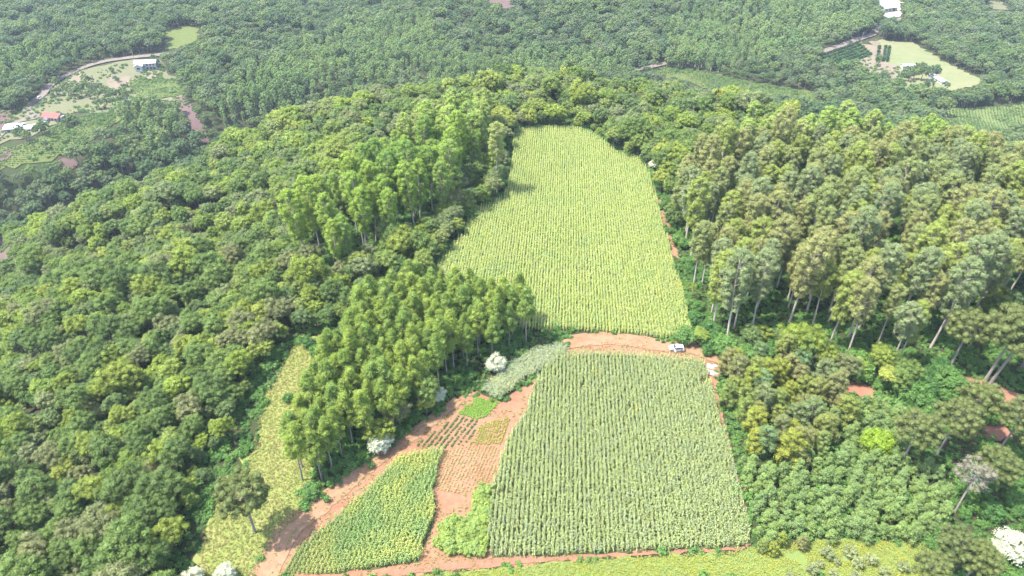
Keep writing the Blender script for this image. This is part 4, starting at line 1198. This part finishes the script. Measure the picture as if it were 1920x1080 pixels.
# white house on the road: two storeys, low white roof, gabled wing towards us
house('house', (277, 128), R(8), 'white two storey house with pale roof below the valley road', [
    ('wall', 'white_wall', lambda m: (walls(m, -8, 8, -3.5, 4, -2.5, 5.2, 1.4), walls(m, -7, -1.5, -7.5, -3.6, -2.5, 4.2, 1.3, 'y'))),
    ('roof', 'roof_white', lambda m: gable(m, -8, 8, -3.5, 4, 5.2, 1.4)),
    ('wing_roof', 'roof_white', lambda m: gable(m, -7, -1.5, -7.5, -3.0, 4.2, 1.3, axis='y')),
    win(0.5, 2.0, -3.5, 3.0, 4.3), win(3.2, 4.7, -3.5, 3.0, 4.3), win(5.6, 7.0, -3.5, 3.0, 4.3), win(0.5, 2.0, -3.5, .3, 1.7), door(3.2, 4.3, -3.5, 2.2), win(5.6, 7.0, -3.5, .3, 1.7),
    win(-5.5, -3.2, -7.5, 1.6, 3.0), winx(8.0, -1.5, 1.5, 2.6, 4.2),
    ('balcony', 'concrete', lambda m: (box(m, .2, 7.8, -5.0, -3.58, 2.3, 2.5), box(m, .2, 7.8, -5.0, -4.9, 2.52, 3.3)))])
house('house', (103, 224), R(-12), 'small house with red tiled gable roof beside dark trees', [
    ('wall', 'white_wall', lambda m: walls(m, -6, 6, -3.6, 3.6, -2.5, 3.0, 1.9)),
    ('roof', 'roof_red', lambda m: gable(m, -6, 6, -3.6, 3.6, 3.0, 1.9, .7)),
    ('porch_roof', 'roof_grey', lambda m: gable(m, -4.5, -.5, -6.5, -3.7, 2.1, .9, .3, axis='y')),
    ('porch_wall', 'white_wall', lambda m: walls(m, -4.5, -.5, -6.5, -3.7, -2.5, 2.1, .9, 'y')),
    win(1, 2.4, -3.6, 1.0, 2.2), win(3.6, 5.0, -3.6, 1.0, 2.2), win(-3.3, -1.7, -6.5, .6, 1.7), winx(6, -1, 1, 1.0, 2.2)])
house('house', (122, 224), R(-12), 'tiny white roofed annex beside the red roofed house', [
    ('wall', 'white_wall', lambda m: walls(m, -2, 2, -1.8, 1.8, -2, 2.3, .5)),
    ('roof', 'roof_white', lambda m: gable(m, -2, 2, -1.8, 1.8, 2.3, .5, .3)), win(-.8, .8, -1.8, .9, 1.8)], 'annex')
house('shed', (40, 244), R(6), 'long white roofed shed by the reddish cut bank', [
    ('wall', 'white_wall', lambda m: (walls(m, -8, 2, -4.5, 4.5, -2.5, 3.0, 1.2), walls(m, 2.1, 8.5, -4.2, 2.2, -2.5, 2.4, .8))),
    ('roof', 'roof_white', lambda m: gable(m, -8, 2, -4.5, 4.5, 3.0, 1.2, .6)),
    ('side_roof', 'roof_white', lambda m: gable(m, 2.7, 8.5, -4.2, 2.2, 2.4, .8, .5)),
    win(-6, -4.4, -4.5, .8, 2.0), win(-2.6, -1.0, -4.5, .8, 2.0), door(4.2, 5.3, -4.2, 2.0), win(6.4, 7.8, -4.2, .8, 1.9)], 'shed')
house('shed', (72, 238), R(60), 'narrow white roofed lean to shed at the end of the drive', [
    ('wall', 'white_wall', lambda m: walls(m, -4.5, 4.5, -1.3, 1.3, -2, 2.1, .3)),
    ('roof', 'roof_white', lambda m: gable(m, -4.5, 4.5, -1.3, 1.3, 2.1, .3, .3)), win(-2, -.8, -1.3, .8, 1.6)], 'shed')
house('shed', (1757, 152), R(95), 'long white roofed poultry shed in the pale meadow', [
    ('wall', 'white_wall', lambda m: walls(m, -9, 9, -2.4, 2.4, -2, 2.6, .8)),
    ('roof', 'roof_white', lambda m: gable(m, -9, 9, -2.4, 2.4, 2.6, .8, .5)), winx(-9, -1, 1, .8, 1.8), ('door', 'wood', lambda m: box(m, -3, -1.5, 2.36, 2.45, 0, 2))], 'shed')
house('shed', (1702, 128), R(-5), 'small white roofed shed above the tree clump', [
    ('wall', 'white_wall', lambda m: walls(m, -5, 5, -2.6, 2.6, -2, 2.6, .8)),
    ('roof', 'roof_white', lambda m: gable(m, -5, 5, -2.6, 2.6, 2.6, .8, .5)), win(-3, -1.6, -2.6, .8, 1.8), door(1.5, 2.6, -2.6, 2)], 'shed')
house('house', (1744, 138), R(15), 'brown roofed farmhouse half hidden in the tree clump', [
    ('wall', 'roof_brown', lambda m: walls(m, -5, 5, -3.5, 3.5, -2, 3.4, 2.2)),
    ('roof', 'roof_brown', lambda m: gable(m, -5, 5, -3.5, 3.5, 3.4, 2.2, .6)), win(-3, -1.6, -3.5, 1, 2.2), win(1.6, 3, -3.5, 1, 2.2), door(-.5, .5, -3.5, 2.1)])
house('house', (1812, 12), R(10), 'far pale roofed house on the opposite hillside', [
    ('wall', 'white_wall', lambda m: walls(m, -4, 4, -3, 3, -2, 2.8, 1.2)),
    ('roof', 'roof_white', lambda m: gable(m, -4, 4, -3, 3, 2.8, 1.2, .5)), win(-2.4, -1, -3, 1, 2), door(.8, 1.8, -3, 2)])
house('house', (1662, 20), R(20), 'pale building in the bright yard at the bend of the road', [
    ('wall', 'white_wall', lambda m: walls(m, -8, 8, -5, 5, -2, 4, 1.4)),
    ('roof', 'roof_white', lambda m: gable(m, -8, 8, -5, 5, 4, 1.4, .5)), win(-6, -4, -5, 1.2, 2.6), win(-2, 0, -5, 1.2, 2.6), door(2.5, 5.5, -5, 3)], 'building')

# utility poles and drive posts
def pole(px, h, label):
    p = at(*px)
    root = empty('utility_pole', p, R(20)); tag(root, label, 'utility pole', 'utility poles in the valley')
    mb = MB(); tube(mb, [(0, 0, -.5), (0, 0, h)], [.2, .13], 7); link('post', mb.mesh('post', [M['concrete']]), root)
    mb = MB(); box(mb, -1.1, 1.1, -.19, -.06, h - .75, h - .55); link('crossarm', mb.mesh('crossarm', [M['wood']]), root)
    for xx in (-.9, 0, .9):
        mb = MB(); tube(mb, [(xx, -.12, h - .55), (xx, -.12, h - .25)], [.07, .05], 6); link('insulator', mb.mesh('insulator', [M['concrete']]), root)
pole((1614, 80), 9, 'pale utility pole at the upper corner of the orchard')
pole((1535, 102), 9, 'pale utility pole at the lower end of the orchard road')
pole((252, 112), 9, 'utility pole on the road by the white valley house')
pole((1339, 166), 9, 'pale utility pole standing in the long green valley field')
pole((1402, 176), 9, 'pale utility pole in front of the hedge by the green valley field')
post_me = None
for i in range(9):
    q = np.array([64, 204]) + (np.array([90, 176]) - np.array([64, 204])) * i / 8
    p = at(q[0] + 6, q[1] + 1)
    if post_me is None:
        mb = MB(); tube(mb, [(0, 0, -.2), (0, 0, 1.15), (0, 0, 1.3)], [.16, .16, .03], 6); post_me = mb.mesh('drive_post', [M['white_wall']])
    tag(link('drive_post', post_me, None, p), 'small white post along the drive to the red roofed house', 'post', 'white posts along the drive')

# ------------------------------------------------------------------ cars
def car(px, rz, label, open_door=False, scale=1.0):
    p = at(*px)
    root = empty('parked_car', (p.x, p.y, p.z + .2), rz, scale)
    tag(root, label, 'car')
    # side profile (x forward, z up), lofted across with tumblehome
    prof = [(-2.0, .42), (-2.03, .75), (-1.92, 1.02), (-1.72, 1.36), (-1.45, 1.50), (-.4, 1.55), (.25, 1.50), (1.02, 1.03), (1.75, .88), (2.0, .72), (2.04, .42), (1.75, .28), (-1.75, .28)]
    def halfw(z, x): 
        w = .84 - .20 * max(0, (z - .95)) / .6
        return w - .10 * max(0, abs(x) - 1.6) / .45
    mb = MB(); n = len(prof); V = []
    for sg in (-1, 1): V += [(x, sg * halfw(z, x), z) for x, z in prof]
    F = [tuple(range(n))[::-1], tuple(range(n, 2 * n))]
    side = [(i, (i + 1) % n, n + (i + 1) % n, n + i) for i in range(n)]
    me = bpy.data.meshes.new('body'); me.from_pydata(V, [], [list(f) for f in F] + side)
    me.materials.append(M['car_paint']); me.update()
    bm = bmesh.new(); bm.from_mesh(me); bmesh.ops.recalc_face_normals(bm, faces=bm.faces)
    bmesh.ops.bevel(bm, geom=bm.edges[:], offset=.05, segments=2, affect='EDGES', profile=.6)
    bm.to_mesh(me); bm.free()
    link('body', me, root)
    def quad(name, pts, mat, off=0.012):
        P = np.array(pts, float); nrm = np.cross(P[1] - P[0], P[2] - P[0]); nrm /= np.linalg.norm(nrm)
        if np.dot(nrm, P.mean(0) - np.array([0, 0, .8])) < 0: nrm = -nrm
        A = P + nrm * off; B = P - nrm * .02; m = MB(); k = len(P)
        m.add(np.vstack([A, B]), [(0, 1, 2, 3), (7, 6, 5, 4)] + [(i, (i + 1) % 4, 4 + (i + 1) % 4, 4 + i) for i in range(4)])
        return link(name, m.mesh(name, [M[mat]]), root)
    hw = halfw
    quad('windscreen', [(.95, -.70, 1.08), (.95, .70, 1.08), (.33, .62, 1.46), (.33, -.62, 1.46)], 'glass', .03)
    quad('rear_window', [(-1.90, -.66, 1.08), (-1.90, .66, 1.08), (-1.70, .60, 1.36), (-1.70, -.60, 1.36)], 'glass', .04)
    for sg in (-1, 1):
        for (a, b) in ((.22, .80), (-.75, .12), (-1.45, -.85)):
            if open_door and sg > 0 and a > .2: pass
            topb = min(b, .28)
            quad('side_window', [(a, sg * hw(1.06, 0), 1.06), (b, sg * hw(1.06, 0), 1.06), (topb if b > .5 else b, sg * hw(1.42, 0), 1.42), (a if a > -1 else a + .12, sg * hw(1.42, 0), 1.42)], 'glass', .02)
        quad('headlight', [(1.88, sg * .76, .66), (1.98, sg * .50, .66), (1.95, sg * .50, .80), (1.85, sg * .74, .80)], 'clear_lamp', .05)
        quad('tail_light', [(-1.98, sg * .76, .80), (-2.0, sg * .60, .80), (-1.90, sg * .60, 1.04), (-1.88, sg * .74, 1.04)], 'lamp', .05)
        m = MB(); box(m, .58, .78, sg * .90 - .06, sg * .90 + .06, 1.05, 1.18); link('mirror', m.mesh('mirror', [M['car_paint']]), root)
        for xx in (-1.28, 1.30):
            m = MB(); a = np.linspace(0, 2 * math.pi, 17)[:-1]; k = 16; V = []
            for yy, rr in ((sg * .66, .24), (sg * .66, .30), (sg * .86, .30), (sg * .86, .19)): V += [(xx + rr * math.cos(t), yy, .30 + rr * math.sin(t)) for t in a]
            m.add(V, [(i * k + j, i * k + (j + 1) % k, (i + 1) * k + (j + 1) % k, (i + 1) * k + j) for i in range(3) for j in range(k)])
            w = link('wheel', m.mesh('wheel', [M['tyre']]), root)
            m = MB(); V = [(xx + .19 * math.cos(t), sg * .85, .30 + .19 * math.sin(t)) for t in a] + [(xx, sg * .84, .30)]
            m.add(V, [(j, (j + 1) % k, k) for j in range(k)]); link('rim', m.mesh('rim', [M['rim']]), w)
    if open_door:
        d = link('door', None, root); d.empty_display_size = .1
        bpy.data.objects.remove(d)
        sg = 1
        m = MB(); box(m, -.98, 0, -.03, .03, -.42, .38); me = m.mesh('door', [M['car_paint']])
        dd = link('door', me, root, (.80, sg * .86, .80)); dd.rotation_euler = (0, 0, -sg * R(62))
        m = MB(); box(m, -.92, -.12, -.015, .015, .40, .74); link('door_window', m.mesh('door_window', [M['glass']]), dd)
        m = MB(); box(m, -.92, -.72, .035, .06, .22, .28); link('handle', m.mesh('handle', [M['rim']]), dd)
    return root
car((1268, 657), R(176), 'white hatchback with front door open parked on the ridge track', True)
car((76, 184), R(60), 'silver white car parked on the drive near the red roofed house')

# ------------------------------------------------------------------ person beside the car
def person(px, rz):
    p = at(*px)
    root = empty('person', (p.x, p.y, p.z + .2), rz)
    tag(root, 'person in white shirt and blue trousers standing behind the white car', 'person')
    J = {'pel': (0, 0, .95, .15, .11), 'wst': (0, .0, 1.10, .14, .10), 'chs': (0, .01, 1.32, .17, .115), 'nck': (0, .01, 1.50, .06, .06), 'hd0': (0, .02, 1.58, .075, .085), 'hd1': (0, .02, 1.70, .085, .10), 'hd2': (0, .02, 1.775, .045, .05)}
    E = [('pel', 'wst'), ('wst', 'chs'), ('chs', 'nck'), ('nck', 'hd0'), ('hd0', 'hd1'), ('hd1', 'hd2')]
    for s, n in ((-1, 'l'), (1, 'r')):
        J.update({n + 'sh': (s * .19, 0, 1.42, .065, .065), n + 'el': (s * .26, -.02, 1.14, .045, .045), n + 'wr': (s * .25, .08, .90, .032, .03), n + 'pa': (s * .25, .11, .82, .04, .022),
                  n + 'hp': (s * .10, 0, .88, .095, .095), n + 'kn': (s * .11, .02, .50, .062, .062), n + 'an': (s * .12, -.01, .09, .045, .045), n + 'to': (s * .14, .15, .04, .045, .03)})
        E += [('chs', n + 'sh'), (n + 'sh', n + 'el'), (n + 'el', n + 'wr'), (n + 'wr', n + 'pa'), ('pel', n + 'hp'), (n + 'hp', n + 'kn'), (n + 'kn', n + 'an'), (n + 'an', n + 'to')]
        for f in range(4):
            a = n + 'f%d' % f; L = (.075, .085, .08, .06)[f]
            J[a] = (s * .25 + (f - 1.5) * .0, .085 + f * .018, .82 - L * .8, .009, .009); E.append((n + 'pa', a))
        J[n + 'th'] = (s * .22, .15, .80, .010, .010); E.append((n + 'pa', n + 'th'))
    keys = list(J)
    me = bpy.data.meshes.new('body')
    me.from_pydata([J[k][:3] for k in keys], [(keys.index(a), keys.index(b)) for a, b in E], [])
    o = link('body', me, root)
    md = o.modifiers.new('skin', 'SKIN'); md.use_smooth_shade = True
    sv = me.skin_vertices[0].data
    for i, k in enumerate(keys): sv[i].radius = J[k][3:]; sv[i].use_root = (k == 'pel')
    o.modifiers.new('sub', 'SUBSURF').levels = 1
    me.materials.append(M['skin'])
    # clothes: shirt and trousers as their own shells
    def shell(name, segs, mat):
        mb = MB()
        for pts, rad in segs: tube(mb, pts, rad, 12)
        link(name, mb.mesh(name, [M[mat]], True), root)
    shell('shirt', [([(0, 0, .92), (0, 0, 1.1), (0, .01, 1.32), (0, .01, 1.46), (0, .01, 1.51)], [.185, .175, .205, .15, .08])] + [([(s * .12, 0, 1.44), (s * .19, 0, 1.42), (s * .245, -.015, 1.2)], [.085, .085, .07]) for s in (-1, 1)], 'shirt')
    shell('trousers', [([(s * .10, 0, .98), (s * .10, 0, .85), (s * .11, .02, .50), (s * .12, -.01, .10)], [.12, .118, .085, .07]) for s in (-1, 1)], 'jeans')
    mb = MB(); a = np.linspace(0, 6.283, 11)[:-1]
    V = []
    for zz, rr in ((1.66, .098), (1.72, .105), (1.78, .085), (1.82, .03)): V += [(rr * .92 * math.cos(t), -.012 + rr * 1.08 * math.sin(t), zz) for t in a]
    mb.add(V, [(i * 10 + j, i * 10 + (j + 1) % 10, (i + 1) * 10 + (j + 1) % 10, (i + 1) * 10 + j) for i in range(3) for j in range(10)])
    link('hair', mb.mesh('hair', [M['hair']], True), root)
person((1290, 651), R(100))

# white sheets and sacks dumped beside the corn
def heap(px, r, hgt, seed, label, name='plastic_sheet', cat='sheet'):
    p = at(*px); g2 = np.random.default_rng(seed)
    mb = MB(); rings, n = 6, 18; V = []
    for i in range(rings):
        t = i / (rings - 1)
        for j in range(n):
            a = j / n * 6.283; rr = r * (1 - t) ** .6 * (1 + .28 * math.sin(3 * a + seed) + .15 * g2.normal())
            V.append((rr * math.cos(a), rr * .7 * math.sin(a), .1 + hgt * t * (1 + .25 * g2.normal()) ))
    mb.add(V, [(i * n + j, i * n + (j + 1) % n, (i + 1) * n + (j + 1) % n, (i + 1) * n + j) for i in range(rings - 1) for j in range(n)])
    tag(link(name, mb.mesh(name, [M['sheet']]), None, (p.x, p.y, p.z + .05)), label, cat)
heap((1333, 687), 1.3, .45, 1, 'crumpled white sheet at the corner of the lower corn')
heap((1338, 700), 1.0, .35, 2, 'second white sheet heap just below the first one')
heap((1329, 696), .5, .25, 3, 'small white scrap between the two sheet heaps')
heap((1377, 683), .8, .3, 4, 'pale sheet lying at the end of the grass verge')

# ------------------------------------------------------------------ haze
mb = MB(); box(mb, -1500, 1500, -250, 1700, -135, 128 if CAM_Z < 127 else CAM_Z + 4)
m, nt, out = newmat('haze_air')
pv = N(nt, 'ShaderNodeVolumePrincipled')
pv.inputs['Color'].default_value = (.74, .86, 1.0, 1)
pv.inputs['Density'].default_value = 0.00010
pv.inputs['Anisotropy'].default_value = 0.2
nt.links.new(pv.outputs[0], out.inputs['Volume'])
hz = link('haze', mb.mesh('haze', [m]))
tag(hz, 'thin pale haze hanging over the valley', 'haze', kind='stuff')
